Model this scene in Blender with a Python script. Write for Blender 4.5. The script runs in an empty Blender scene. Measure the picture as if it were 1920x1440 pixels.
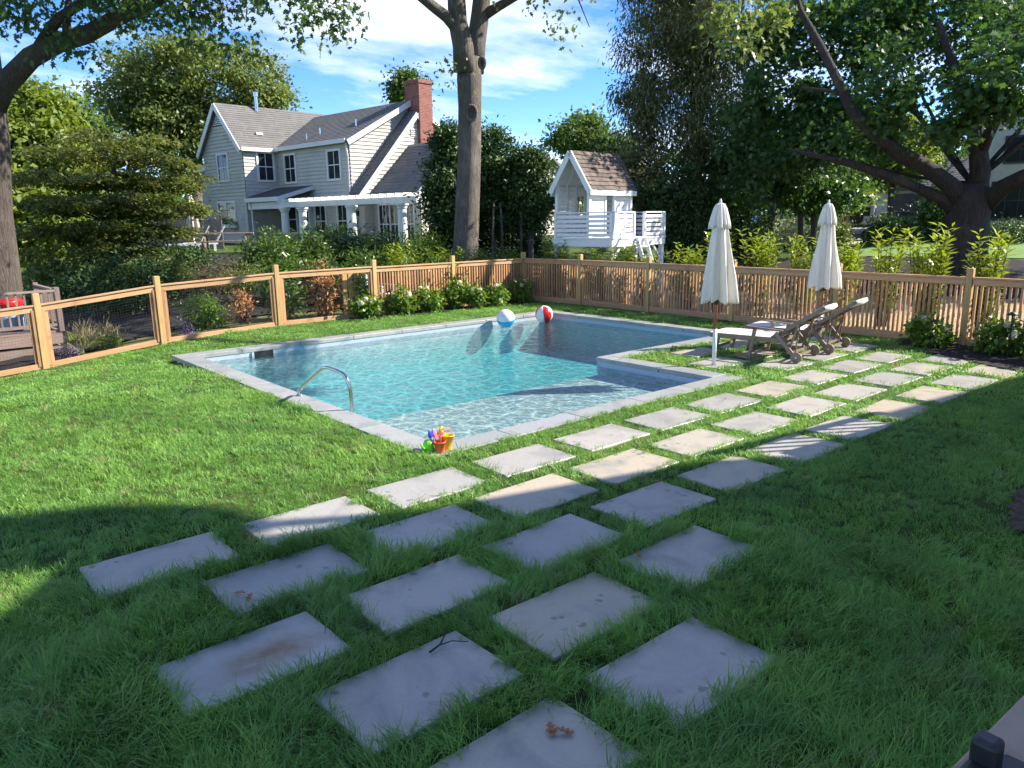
import bpy, bmesh, math, random
import numpy as np
from mathutils import Vector, Matrix

S = bpy.context.scene
COL = S.collection
R_ = math.radians

# ------------------------------------------------------------------ camera
CAM_H = 2.194
FPX = 1413.41                       # focal length in pixels of a 1920 px wide frame
FW = np.array((0.63347575, 0.74395502, -0.21269557))
RT = np.array((0.75919918, -0.65068987, -0.01480858))
UP = np.array((0.14941577, 0.15209743, 0.97700629))
cam = bpy.data.cameras.new('camera')
cam.sensor_width = 36.0
cam.lens = FPX / 1920 * 36.0
cam.clip_start = 0.05
cam.clip_end = 2000
camo = bpy.data.objects.new('camera', cam)
COL.objects.link(camo)
camo.matrix_world = Matrix(((RT[0], UP[0], -FW[0], 0), (RT[1], UP[1], -FW[1], 0),
                            (RT[2], UP[2], -FW[2], CAM_H), (0, 0, 0, 1)))
S.camera = camo

# ------------------------------------------------------------------ sky and sun
SUN_EL = R_(36)
SUN_XY = Vector((0.85, -0.53, 0)).normalized()          # towards the sun
sun_dir = Vector((SUN_XY.x * math.cos(SUN_EL), SUN_XY.y * math.cos(SUN_EL), math.sin(SUN_EL)))
W = bpy.data.worlds.new('World')
S.world = W
W.use_nodes = True
nt = W.node_tree
nt.nodes.clear()
def wn(t, **k):
    n = nt.nodes.new(t)
    for a, b in k.items():
        setattr(n, a, b)
    return n
sky = wn('ShaderNodeTexSky', sky_type='NISHITA', sun_disc=False)
sky.sun_elevation = SUN_EL
sky.sun_rotation = math.atan2(SUN_XY.x, SUN_XY.y)
sky.altitude = 0
sky.air_density = 0.62
sky.dust_density = 0.0
sky.ozone_density = 2.0
hsv = wn('ShaderNodeHueSaturation')
hsv.inputs['Saturation'].default_value = 1.27
hsv.inputs['Hue'].default_value = 0.509
hsv.inputs['Value'].default_value = 0.585
tc = wn('ShaderNodeTexCoord')
sep = wn('ShaderNodeSeparateXYZ')
zz = wn('ShaderNodeMath', operation='MAXIMUM'); zz.inputs[1].default_value = 0.0
za = wn('ShaderNodeMath', operation='ADD'); za.inputs[1].default_value = 0.12
dx = wn('ShaderNodeMath', operation='DIVIDE')
dy = wn('ShaderNodeMath', operation='DIVIDE')
cmb = wn('ShaderNodeCombineXYZ')
mp = wn('ShaderNodeMapping')
mp.inputs['Rotation'].default_value = (0, 0, R_(38))
mp.inputs['Scale'].default_value = (0.8, 1.25, 1)
mp.inputs['Location'].default_value = (9.3, 0.4, 0)
nz = wn('ShaderNodeTexNoise')
nz.inputs['Scale'].default_value = 1.0
nz.inputs['Detail'].default_value = 9
nz.inputs['Roughness'].default_value = 0.58
nz.inputs['Distortion'].default_value = 0.1
rp = wn('ShaderNodeValToRGB')
rp.color_ramp.elements[0].position = 0.485
rp.color_ramp.elements[0].color = (0, 0, 0, 1)
rp.color_ramp.elements[1].position = 0.74
rp.color_ramp.elements[1].color = (0.9, 0.9, 0.9, 1)
mixc = wn('ShaderNodeMix', data_type='RGBA')
mixc.inputs[7].default_value = (3.5, 3.45, 3.4, 1)
bg = wn('ShaderNodeBackground')
bg.inputs['Strength'].default_value = 0.15
out = wn('ShaderNodeOutputWorld')
L = nt.links.new
L(tc.outputs['Generated'], sep.inputs[0])
L(sep.outputs['Z'], zz.inputs[0]); L(zz.outputs[0], za.inputs[0])
L(sep.outputs['X'], dx.inputs[0]); L(za.outputs[0], dx.inputs[1])
L(sep.outputs['Y'], dy.inputs[0]); L(za.outputs[0], dy.inputs[1])
L(dx.outputs[0], cmb.inputs[0]); L(dy.outputs[0], cmb.inputs[1])
L(cmb.outputs[0], mp.inputs[0]); L(mp.outputs[0], nz.inputs['Vector'])
L(nz.outputs['Fac'], rp.inputs[0]); L(rp.outputs['Color'], mixc.inputs[0])
L(sky.outputs[0], hsv.inputs['Color']); L(hsv.outputs[0], mixc.inputs[6])
L(mixc.outputs[2], bg.inputs['Color']); L(bg.outputs[0], out.inputs[0])

sl = bpy.data.lights.new('sun', 'SUN')
sl.energy = 3.15
sl.angle = R_(0.53)
sl.color = (1.0, 0.93, 0.82)
so = bpy.data.objects.new('sun', sl)
COL.objects.link(so)
so.rotation_euler = sun_dir.to_track_quat('Z', 'Y').to_euler()

S.view_settings.view_transform = 'Standard'
S.view_settings.look = 'None'
S.view_settings.gamma = 1
S.view_settings.exposure = 1.88
S.render.engine = 'CYCLES'
S.cycles.use_denoising = True
S.cycles.use_adaptive_sampling = True
S.cycles.adaptive_threshold = 0.02
S.cycles.max_bounces = 5
S.cycles.diffuse_bounces = 2
S.cycles.glossy_bounces = 2
S.cycles.transmission_bounces = 4
S.cycles.transparent_max_bounces = 8
S.cycles.caustics_reflective = False
S.cycles.caustics_refractive = False

# ------------------------------------------------------------------ helpers
def ray(px, py):
    d = FW * FPX + RT * (px - 960) - UP * (py - 720)
    return d / math.hypot(d[0], d[1])
def at(px, py, D):
    """world point that lies D metres (level distance) away in the direction of a photo pixel"""
    r = ray(px, py) * D
    return Vector((r[0], r[1], r[2] + CAM_H))
def gp(px, py, z=0.0):
    r = ray(px, py)
    r = r * ((z - CAM_H) / r[2])
    return Vector((r[0], r[1], z))
def sstep(t):
    t = np.clip(t, 0, 1)
    return t * t * (3 - 2 * t)
def hz(x, y):
    """height of the terrain"""
    x = np.asarray(x, float); y = np.asarray(y, float)
    dip = -0.50 * sstep((6.8 - x) / 7.5) * sstep((y - 10.5) / 5.0)
    terr = 1.15 * sstep((y - 17.2) / 8.0) * sstep((x - 3.5) / 5.0)
    right = 1.35 * sstep((x - 15.0) / 36.0) * (1 - sstep((y - 15) / 10))
    low = 0.5 * sstep((y - 24) / 20) * (1 - sstep((x - 3.5) / 5.0))
    return dip + np.maximum(terr, right) + low
def hzf(x, y):
    return float(hz(x, y))

def tag(o, label=None, cat=None, group=None, kind=None):
    if label: o['label'] = label
    if cat: o['category'] = cat
    if group: o['group'] = group
    if kind: o['kind'] = kind
    return o
def empty(name, loc=(0, 0, 0), rz=0.0, parent=None):
    o = bpy.data.objects.new(name, None)
    o.empty_display_size = 0.1
    COL.objects.link(o)
    o.location = loc
    o.rotation_euler = (0, 0, rz)
    o.parent = parent
    return o
def thing(name, label, cat, loc=(0, 0, 0), rz=0.0, group=None):
    return tag(empty(name, loc, rz), label, cat, group)
def link(name, me, parent=None, loc=(0, 0, 0), rot=None, scale=None):
    o = bpy.data.objects.new(name, me)
    COL.objects.link(o)
    o.parent = parent
    o.location = loc
    if rot is not None: o.rotation_euler = rot
    if scale is not None: o.scale = scale
    return o
def copy_tree(o, parent=None):
    c = o.copy()
    COL.objects.link(c)
    c.parent = parent
    for ch in list(o.children):
        copy_tree(ch, c)
    return c

def rotz(a):
    c, s = math.cos(a), math.sin(a)
    return Matrix(((c, -s, 0), (s, c, 0), (0, 0, 1)))
class MB:
    """collects shapes and links them as one mesh object"""
    def __init__(s):
        s.v = []; s.f = []
    def add(s, vs, fs):
        n = len(s.v)
        s.v += [tuple(p) for p in vs]
        s.f += [tuple(i + n for i in f) for f in fs]
        return s
    def box(s, c, d, rot=None):
        hx, hy, h = d[0] / 2, d[1] / 2, d[2] / 2
        vs = [Vector((x, y, z)) for z in (-h, h) for y in (-hy, hy) for x in (-hx, hx)]
        if rot is not None: vs = [rot @ p for p in vs]
        c = Vector(c)
        return s.add([p + c for p in vs], [(0, 2, 3, 1), (4, 5, 7, 6), (0, 1, 5, 4), (2, 6, 7, 3), (0, 4, 6, 2), (1, 3, 7, 5)])
    def bb(s, x0, x1, y0, y1, z0, z1):
        return s.box(((x0 + x1) / 2, (y0 + y1) / 2, (z0 + z1) / 2), (abs(x1 - x0), abs(y1 - y0), abs(z1 - z0)))
    def beam(s, p0, p1, w, h, up=(0, 0, 1)):
        p0 = Vector(p0); p1 = Vector(p1)
        x = (p1 - p0); l = x.length; x.normalize()
        u = Vector(up); y = u.cross(x)
        if y.length < 1e-4: y = Vector((0, 1, 0)).cross(x)
        y.normalize(); z = x.cross(y)
        m = Matrix((x, y, z)).transposed()
        return s.box((p0 + p1) / 2, (l, w, h), m)
    def tube(s, pts, rad, n=8, cap=True):
        pts = [Vector(p) for p in pts]
        if not hasattr(rad, '__len__'): rad = [rad] * len(pts)
        vs = []; fs = []
        t = (pts[1] - pts[0]).normalized()
        a = t.orthogonal().normalized()
        for i, p in enumerate(pts):
            if i == 0: d = pts[1] - pts[0]
            elif i == len(pts) - 1: d = pts[-1] - pts[-2]
            else: d = (pts[i + 1] - p).normalized() + (p - pts[i - 1]).normalized()
            d.normalize()
            a = (a - d * a.dot(d)).normalized()
            b = d.cross(a)
            for k in range(n):
                q = 2 * math.pi * k / n
                vs.append(p + (a * math.cos(q) + b * math.sin(q)) * rad[i])
        for i in range(len(pts) - 1):
            for k in range(n):
                k2 = (k + 1) % n
                fs.append((i * n + k, i * n + k2, (i + 1) * n + k2, (i + 1) * n + k))
        if cap:
            fs.append(tuple(range(n - 1, -1, -1)))
            m = (len(pts) - 1) * n
            fs.append(tuple(range(m, m + n)))
        return s.add(vs, fs)
    def lathe(s, prof, n=24, c=(0, 0, 0), fn=None, cap=True):
        c = Vector(c); vs = []; fs = []
        for (r, z) in prof:
            for k in range(n):
                q = 2 * math.pi * k / n
                rr, dz = (r, 0) if fn is None else fn(r, z, q)
                vs.append(c + Vector((rr * math.cos(q), rr * math.sin(q), z + dz)))
        for i in range(len(prof) - 1):
            for k in range(n):
                k2 = (k + 1) % n
                fs.append((i * n + k, i * n + k2, (i + 1) * n + k2, (i + 1) * n + k))
        if cap:
            fs.append(tuple(range(n - 1, -1, -1)))
            m = (len(prof) - 1) * n
            fs.append(tuple(range(m, m + n)))
        return s.add(vs, fs)
    def prism(s, poly, z0, z1):
        n = len(poly)
        vs = [(p[0], p[1], z0) for p in poly] + [(p[0], p[1], z1) for p in poly]
        fs = [tuple(range(n - 1, -1, -1)), tuple(range(n, 2 * n))]
        fs += [(i, (i + 1) % n, (i + 1) % n + n, i + n) for i in range(n)]
        return s.add(vs, fs)
    def slab(s, pts, t):
        """a flat polygon given by points, thickened by t against its normal"""
        pts = [Vector(p) for p in pts]
        nrm = (pts[1] - pts[0]).cross(pts[-1] - pts[0]).normalized()
        n = len(pts)
        vs = pts + [p - nrm * t for p in pts]
        fs = [tuple(range(n)), tuple(range(2 * n - 1, n - 1, -1))]
        fs += [(i, i + n, (i + 1) % n + n, (i + 1) % n) for i in range(n)]
        return s.add(vs, fs)
    def lapped(s, bl, br, tr, tl, n, lift=0.025):
        """overlapping courses (clapboards, shingles) over a four-sided face"""
        bl, br, tr, tl = map(Vector, (bl, br, tr, tl))
        nrm = (br - bl).cross(tl - bl)
        if nrm.length < 1e-6: nrm = (br - bl).cross(tr - bl)
        nrm.normalize()
        for i in range(n):
            a, b = i / n, (i + 1) / n
            l0 = bl.lerp(tl, a); r0 = br.lerp(tr, a); l1 = bl.lerp(tl, b); r1 = br.lerp(tr, b)
            o = nrm * lift
            s.add([l0, r0, l0 + o, r0 + o, l1 + o * .1, r1 + o * .1], [(0, 1, 3, 2), (2, 3, 5, 4)])
        return s
    def me(s, name, mat, smooth=False):
        m = bpy.data.meshes.new(name)
        m.from_pydata(s.v, [], s.f)
        m.update()
        if mat: m.materials.append(mat)
        if smooth: m.shade_smooth()
        return m
    def build(s, name, mat, parent=None, smooth=False, bevel=0.0, seg=2, origin=None):
        if origin is not None:
            o = Vector(origin)
            s.v = [tuple(Vector(p) - o) for p in s.v]
        ob = link(name, s.me(name, mat, smooth), parent)
        if origin is not None and parent is None: ob.location = origin
        if bevel:
            b = ob.modifiers.new('bevel', 'BEVEL')
            b.width = bevel; b.segments = seg; b.limit_method = 'ANGLE'
        return ob

# ------------------------------------------------------------------ materials
def mnew(name):
    m = bpy.data.materials.new(name)
    m.use_nodes = True
    t = m.node_tree
    return m, t, t.nodes['Principled BSDF'], t.links.new
def nn(t, ty, **k):
    n = t.nodes.new(ty)
    for a, b in k.items():
        if isinstance(a, str) and hasattr(n, a): setattr(n, a, b)
    return n
def c4(c): return (c[0], c[1], c[2], 1)
def srgb(r, g, b):
    f = lambda v: (v / 255 / 12.92) if v / 255 <= 0.04045 else ((v / 255 + 0.055) / 1.055) ** 2.4
    return (f(r), f(g), f(b))
def mixn(t, a, b, fac):
    n = nn(t, 'ShaderNodeMix', data_type='RGBA')
    for i, v in ((6, a), (7, b)):
        if isinstance(v, tuple): n.inputs[i].default_value = c4(v)
        else: t.links.new(v, n.inputs[i])
    if isinstance(fac, (int, float)): n.inputs[0].default_value = fac
    else: t.links.new(fac, n.inputs[0])
    return n.outputs[2]
def rampn(t, fac, p0, p1, c0=(0, 0, 0), c1=(1, 1, 1)):
    r = nn(t, 'ShaderNodeValToRGB')
    r.color_ramp.elements[0].position = p0; r.color_ramp.elements[0].color = c4(c0)
    r.color_ramp.elements[1].position = p1; r.color_ramp.elements[1].color = c4(c1)
    t.links.new(fac, r.inputs[0])
    return r.outputs[0]
def noisen(t, scale, detail=4, rough=.55, vec=None, dist=0.0, coord='Object', sc=(1, 1, 1)):
    n = nn(t, 'ShaderNodeTexNoise')
    n.inputs['Scale'].default_value = scale
    n.inputs['Detail'].default_value = detail
    n.inputs['Roughness'].default_value = rough
    n.inputs['Distortion'].default_value = dist
    if vec is None:
        if coord == 'World':
            vec = nn(t, 'ShaderNodeNewGeometry').outputs['Position']
        else:
            vec = nn(t, 'ShaderNodeTexCoord').outputs[coord]
        if sc != (1, 1, 1):
            m = nn(t, 'ShaderNodeMapping'); m.inputs['Scale'].default_value = sc
            t.links.new(vec, m.inputs[0]); vec = m.outputs[0]
    t.links.new(vec, n.inputs['Vector'])
    return n.outputs['Fac']
def bumpn(t, h, strength, dist=0.02):
    b = nn(t, 'ShaderNodeBump')
    b.inputs['Strength'].default_value = strength
    b.inputs['Distance'].default_value = dist
    t.links.new(h, b.inputs['Height'])
    return b.outputs['Normal']
def M(name, c1, c2=None, scale=6, rough=.6, bump=0.0, bscale=None, sc=(1, 1, 1), lo=.35, hi=.65, coord='Object', metal=0.0, spec=.5, rnd=0.0, bdist=.02):
    m, t, p, l = mnew(name)
    p.inputs['Roughness'].default_value = rough
    p.inputs['Metallic'].default_value = metal
    p.inputs['Specular IOR Level'].default_value = spec
    if c2 is None: c2 = tuple(v * .82 for v in c1)
    n = noisen(t, scale, 6, .6, coord=coord, sc=sc)
    col = mixn(t, c1, c2, rampn(t, n, lo, hi))
    if rnd:
        oi = nn(t, 'ShaderNodeObjectInfo')
        h = nn(t, 'ShaderNodeHueSaturation')
        mr = nn(t, 'ShaderNodeMapRange')
        mr.inputs['To Min'].default_value = 1 - rnd; mr.inputs['To Max'].default_value = 1 + rnd
        l(oi.outputs['Random'], mr.inputs[0]); l(mr.outputs[0], h.inputs['Value']); l(col, h.inputs['Color'])
        col = h.outputs[0]
    l(col, p.inputs['Base Color'])
    if bump:
        l(bumpn(t, noisen(t, bscale or scale * 4, 5, .6, coord=coord, sc=sc), bump, bdist), p.inputs['Normal'])
    return m
def leafmat(name, c1, c2, trans=.35, rough=.45, back=None, spec=.35):
    """c1..c2 vary from leaf to leaf"""
    m, t, p, l = mnew(name)
    a = nn(t, 'ShaderNodeAttribute'); a.attribute_name = 'rnd'
    col = mixn(t, c1, c2, a.outputs['Fac'])
    l(col, p.inputs['Base Color'])
    p.inputs['Roughness'].default_value = rough
    p.inputs['Specular IOR Level'].default_value = spec
    tr = nn(t, 'ShaderNodeBsdfTranslucent')
    g = nn(t, 'ShaderNodeHueSaturation'); g.inputs['Saturation'].default_value = 1.15; g.inputs['Value'].default_value = 1.5
    g.inputs['Hue'].default_value = .485
    l(col, g.inputs['Color']); l(g.outputs[0], tr.inputs['Color'])
    mx = nn(t, 'ShaderNodeMixShader'); mx.inputs[0].default_value = trans
    o = t.nodes['Material Output']
    l(p.outputs[0], mx.inputs[1]); l(tr.outputs[0], mx.inputs[2]); l(mx.outputs[0], o.inputs['Surface'])
    return m
# ------------------------------------------------------------------ shared materials
m_soil = M('soil', (.055, .045, .025), (.03, .05, .014), 9, .95, .5, 40)
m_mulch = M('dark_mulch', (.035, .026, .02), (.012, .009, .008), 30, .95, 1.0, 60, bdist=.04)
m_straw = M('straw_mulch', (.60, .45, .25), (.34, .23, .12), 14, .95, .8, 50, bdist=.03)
m_tangrass = M('dry_turf', (.20, .17, .055), (.10, .12, .03), 5, .95, .8, 60)
m_farlawn = M('far_lawn', (.085, .16, .03), (.06, .10, .02), .6, .95, .6, 30, coord='World')
m_white = M('white_paint', (.80, .80, .79), (.74, .74, .73), 3, .5)
m_steel = M('polished_steel', (.62, .62, .60), (.5, .5, .5), 3, .18, metal=1.0)
m_black = M('black_plastic', (.012, .013, .016), (.02, .02, .022), 20, .45)
m_dark = M('dark_bronze', (.02, .018, .016), (.03, .028, .025), 20, .5)

def woodmat(name, c1, c2, sc, rnd=.12, rough=.62):
    m, t, p, l = mnew(name)
    g = noisen(t, 3.0, 6, .65, sc=sc, dist=.6)
    k = noisen(t, 2.2, 3, .5)
    col = mixn(t, c1, c2, rampn(t, g, .35, .68))
    col = mixn(t, col, tuple(v * .62 for v in c2), rampn(t, k, .60, .80))
    oi = nn(t, 'ShaderNodeObjectInfo'); h = nn(t, 'ShaderNodeHueSaturation'); mr = nn(t, 'ShaderNodeMapRange')
    mr.inputs['To Min'].default_value = 1 - rnd; mr.inputs['To Max'].default_value = 1 + rnd
    l(oi.outputs['Random'], mr.inputs[0]); l(mr.outputs[0], h.inputs['Value']); l(col, h.inputs['Color'])
    l(h.outputs[0], p.inputs['Base Color'])
    p.inputs['Roughness'].default_value = rough
    l(bumpn(t, g, .25, .01), p.inputs['Normal'])
    return m
CED1, CED2 = (.56, .31, .15), (.40, .20, .09)
m_cedar_v = woodmat('cedar_upright', CED1, CED2, (14, 14, 1), .34)
m_cedar_x = woodmat('cedar_along_x', (.60, .36, .18), (.46, .25, .115), (1, 14, 14))
m_cedar_y = woodmat('cedar_along_y', (.60, .34, .17), (.44, .23, .11), (14, 1, 14))
m_post = woodmat('treated_post', (.60, .39, .16), (.44, .27, .10), (12, 12, 1), .12)

# ------------------------------------------------------------------ terrain
PX0, PX1, PY0, PY1 = 3.82, 12.72, 5.68, 13.50          # outer edge of the coping
NX, NY = 9.10, 7.90                                     # the lawn cuts into the pool's near right corner
WX0, WX1, WY0, WY1, WNX, WNY = PX0 + .3, PX1 - .3, PY0 + .3, PY1 - .3, 8.8, 8.2
WATER_Z = -0.13
def in_pool(x, y, e=0.0):
    return (x > PX0 - e) & (x < PX1 + e) & (y > PY0 - e) & (y < PY1 + e) & ~((x > NX + e) & (y < NY - e))
def axis_lines(lo, hi, step, far, extra):
    a = list(np.arange(lo, hi + 1e-6, step))
    d = step
    x = hi
    while x < far:
        d *= 1.22; x += d; a.append(x)
    x = lo; d = step
    while x > -far:
        d *= 1.22; x -= d; a.append(x)
    return np.array(sorted(set(np.round(a + extra, 4))))
I = .06
xs = axis_lines(-6, 36, .5, 600, [PX0 + I, NX + I, PX1 - I])
ys = axis_lines(-6, 40, .5, 600, [PY0 + I, NY - I, PY1 - I])
GX, GY = np.meshgrid(xs, ys, indexing='ij')
GZ = hz(GX, GY)
def grid_faces(keep):
    nx, ny = len(xs), len(ys)
    i, j = np.meshgrid(np.arange(nx - 1), np.arange(ny - 1), indexing='ij')
    q = np.stack([i * ny + j, (i + 1) * ny + j, (i + 1) * ny + j + 1, i * ny + j + 1], -1)
    return q[keep]
CX = (GX[:-1, :-1] + GX[1:, 1:]) / 2; CY = (GY[:-1, :-1] + GY[1:, 1:]) / 2
keep = ~in_pool(CX, CY, -I)
me = bpy.data.meshes.new('ground')
me.from_pydata(np.stack([GX, GY, GZ], -1).reshape(-1, 3).tolist(), [], grid_faces(keep).tolist())
m_ground, t_, p_, l_ = mnew('ground_turf')
pos = nn(t_, 'ShaderNodeNewGeometry').outputs['Position']
n1 = noisen(t_, .35, 4, .6, vec=pos); n2 = noisen(t_, 14, 5, .6, vec=pos)
colg = mixn(t_, (.055, .10, .02), (.085, .13, .03), rampn(t_, n1, .4, .6))
colg = mixn(t_, colg, (.05, .06, .022), rampn(t_, n2, .45, .7))
l_(colg, p_.inputs['Base Color']); p_.inputs['Roughness'].default_value = .95; p_.inputs['Specular IOR Level'].default_value = .1
l_(bumpn(t_, noisen(t_, 60, 4, .6, vec=pos), .6, .03), p_.inputs['Normal'])
me.materials.append(m_ground); me.shade_smooth()
tag(link('ground', me), kind='structure', label='green lawn and garden ground reaching to the horizon')

def inside(poly, x, y):
    x = np.asarray(x); y = np.asarray(y)
    r = np.zeros(x.shape, bool)
    n = len(poly)
    for i in range(n):
        x0, y0 = poly[i]; x1, y1 = poly[(i + 1) % n]
        c = ((y0 > y) != (y1 > y)) & (x < (x1 - x0) * (y - y0) / ((y1 - y0) + 1e-12) + x0)
        r ^= c
    return r
def sheet(name, poly, dz, res, mat, label, wob=.12, bumpy=0.0, seed=1):
    """a bed or lawn lying dz above the terrain"""
    rng = np.random.default_rng(seed)
    xs_ = np.arange(min(p[0] for p in poly) - res, max(p[0] for p in poly) + 2 * res, res)
    ys_ = np.arange(min(p[1] for p in poly) - res, max(p[1] for p in poly) + 2 * res, res)
    X, Y = np.meshgrid(xs_, ys_, indexing='ij')
    cx = X[:-1, :-1] + res / 2; cy = Y[:-1, :-1] + res / 2
    k = inside(poly, cx + wob * np.sin(cy * 2.3 + seed), cy + wob * np.sin(cx * 1.9 + seed))
    Z = hz(X, Y) + dz + bumpy * rng.random(X.shape)
    nx, ny = X.shape
    i, j = np.meshgrid(np.arange(nx - 1), np.arange(ny - 1), indexing='ij')
    q = np.stack([i * ny + j, (i + 1) * ny + j, (i + 1) * ny + j + 1, i * ny + j + 1], -1)[k]
    used = np.unique(q); mapi = -np.ones(nx * ny, int); mapi[used] = np.arange(len(used))
    m = bpy.data.meshes.new(name)
    m.from_pydata(np.stack([X, Y, Z], -1).reshape(-1, 3)[used].tolist(), [], mapi[q].tolist())
    m.materials.append(mat); m.shade_smooth()
    return tag(link(name, m), kind='structure', label=label)
sheet('dry_lawn', [(2.5, 15.95), (13.9, 15.95), (13.9, 16.5), (10.5, 17.3), (6.5, 17.6), (4.2, 16.9), (2.6, 16.3)], .02, .15, m_tangrass, 'patchy tan grass strip just behind the wire fence', seed=2)
sheet('mulch_bed', [(-4, 16.1), (2.4, 16.3), (4.2, 16.9), (6.5, 17.6), (10.5, 17.3), (13.9, 16.5), (13.9, 22), (9, 26), (3, 24), (-4, 22)], .028, .15, m_mulch, 'dark mulch bank rising behind the wire fence', bumpy=.05, seed=3)
sheet('planting_strip', [(8.3, 15.2), (12.2, 14.95), (13.75, 15.0), (13.75, 15.75), (8.3, 15.75)], .014, .08, m_mulch, 'dark mulch strip under the hydrangeas at the back fence', wob=.05, bumpy=.02, seed=4)
sheet('corner_bed', [(13.95, 5.7), (13.2, 5.3), (12.6, 4.2), (11.9, 3.0), (12.3, 1.0), (14.0, 1.0)], .016, .08, m_mulch, 'black mulch bed at the foot of the right hand fence', wob=.08, bumpy=.025, seed=5)
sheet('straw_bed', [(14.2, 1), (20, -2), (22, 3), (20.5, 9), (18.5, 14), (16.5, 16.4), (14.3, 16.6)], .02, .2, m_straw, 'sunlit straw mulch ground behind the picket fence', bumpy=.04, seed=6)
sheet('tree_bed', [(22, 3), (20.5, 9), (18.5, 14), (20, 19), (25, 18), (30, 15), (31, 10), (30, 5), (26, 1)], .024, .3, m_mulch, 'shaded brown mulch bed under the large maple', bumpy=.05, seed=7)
sheet('soil_patch', [(5.75, 1.5), (6.3, 1.72), (7.2, 1.75), (7.6, 1.2), (6.4, .8), (5.7, 1.1)], .03, .05, M('bare_soil', (.15, .095, .06), (.06, .036, .024), 18, .95, 1, 60), 'patch of bare brown soil at the lawn edge', wob=.05, bumpy=.03, seed=8)
m_asph = M('driveway_gravel', (.42, .39, .35), (.33, .31, .28), 8, .9, .3, 60)
dv = [gp_ for gp_ in ((40, 15.5), (43, 21.5), (62, 33), (80, 40), (84, 30), (60, 18.5))]
sheet('driveway', dv, .03, .6, m_asph, 'pale driveway in front of the far garage', wob=.1, seed=9)

sheet('far_lawn', [(30.3, 3), (31.3, 10), (30.3, 15.3), (39, 16), (45, 21), (60, 17), (60, 2), (40, -6)], .022, .5, M('bright_lawn', (.16, .27, .05), (.12, .21, .04), .8, .95, .6, 30), 'sunlit lawn before the house at far right', seed=12)
# ------------------------------------------------------------------ pool
pool = thing('swimming_pool', 'large L-shaped swimming pool with grey stone coping set in the lawn', 'pool', (PX0, PY0, 0))
PO = Vector((PX0, PY0, 0))
m_plaster = M('pool_plaster', (.66, .69, .67), (.60, .64, .62), 2.0, .7, .1, 30)
sh = MB()
fz = -0.82
poly_w = [(WX0, WY0), (WNX, WY0), (WNX, WNY), (WX1, WNY), (WX1, WY1), (WX0, WY1)]
sh.prism([(p[0], p[1]) for p in [(WX0 - .2, WY0 - .2), (WNX + .2, WY0 - .2), (WNX + .2, WNY - .2), (WX1 + .2, WNY - .2), (WX1 + .2, WY1 + .2), (WX0 - .2, WY1 + .2)]], fz - .2, fz)
tk = .22
for (x0, x1, y0, y1) in ((WX0 - tk, WX0, WY0 - tk, WY1 + tk), (WX1, WX1 + tk, WNY - tk, WY1 + tk), (WX0, WX1, WY1, WY1 + tk),
                         (WX0, WNX, WY0 - tk, WY0), (WNX, WNX + tk, WY0 - tk, WNY), (WNX + tk, WX1, WNY - tk, WNY)):
    sh.bb(x0, x1, y0, y1, fz, -.056)
sh.build('shell', m_plaster, pool, origin=PO)
lg = MB().bb(WX0 + .001, WNX - .001, WY0 + .001, WNY, fz + .001, -.27)
lg.build('tanning_ledge', m_plaster, pool, origin=PO, bevel=.03)
# waterline tiles
m_tile, t_, p_, l_ = mnew('waterline_tile')
bk = nn(t_, 'ShaderNodeTexBrick'); bk.offset = 0
vec = nn(t_, 'ShaderNodeNewGeometry').outputs['Position']
sx = nn(t_, 'ShaderNodeSeparateXYZ'); l_(vec, sx.inputs[0])
ad = nn(t_, 'ShaderNodeMath', operation='ADD'); l_(sx.outputs[0], ad.inputs[0]); l_(sx.outputs[1], ad.inputs[1])
cb = nn(t_, 'ShaderNodeCombineXYZ'); l_(ad.outputs[0], cb.inputs[0]); l_(sx.outputs[2], cb.inputs[1])
l_(cb.outputs[0], bk.inputs['Vector'])
for k, v in (('Scale', 1), ('Mortar Size', .0016), ('Brick Width', .025), ('Row Height', .025), ('Bias', 0)): bk.inputs[k].default_value = v
bk.inputs['Color1'].default_value = (.33, .42, .50, 1); bk.inputs['Color2'].default_value = (.40, .49, .56, 1); bk.inputs['Mortar'].default_value = (.5, .54, .56, 1)
l_(bk.outputs['Color'], p_.inputs['Base Color']); p_.inputs['Roughness'].default_value = .25
e = .008
for (x0, x1, y0, y1) in ((WX0, WX0 + e, WY0 + e, WY1 - e), (WX1 - e, WX1, WNY + e, WY1 - e), (WX0, WX1, WY1 - e, WY1),
                         (WX0, WNX, WY0, WY0 + e), (WNX - e, WNX, WY0 + e, WNY), (WNX, WX1, WNY, WNY + e)):
    MB().bb(x0, x1, y0, y1, -.215, -.0565).build('tile_band', m_tile, pool, origin=PO)
sk = MB().bb(5.14, 5.50, WY1 - .03, WY1 - e - .001, -.185, -.058)
sk.build('skimmer_mouth', m_black, pool, origin=PO)  # solid black plate painted in for the shade inside the opening
for x_ in (5.10, 5.50): MB().bb(x_, x_ + .04, WY1 - .036, WY1 - e - .001, -.19, -.058).build('skimmer_jamb', m_tile, pool, origin=PO)
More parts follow.
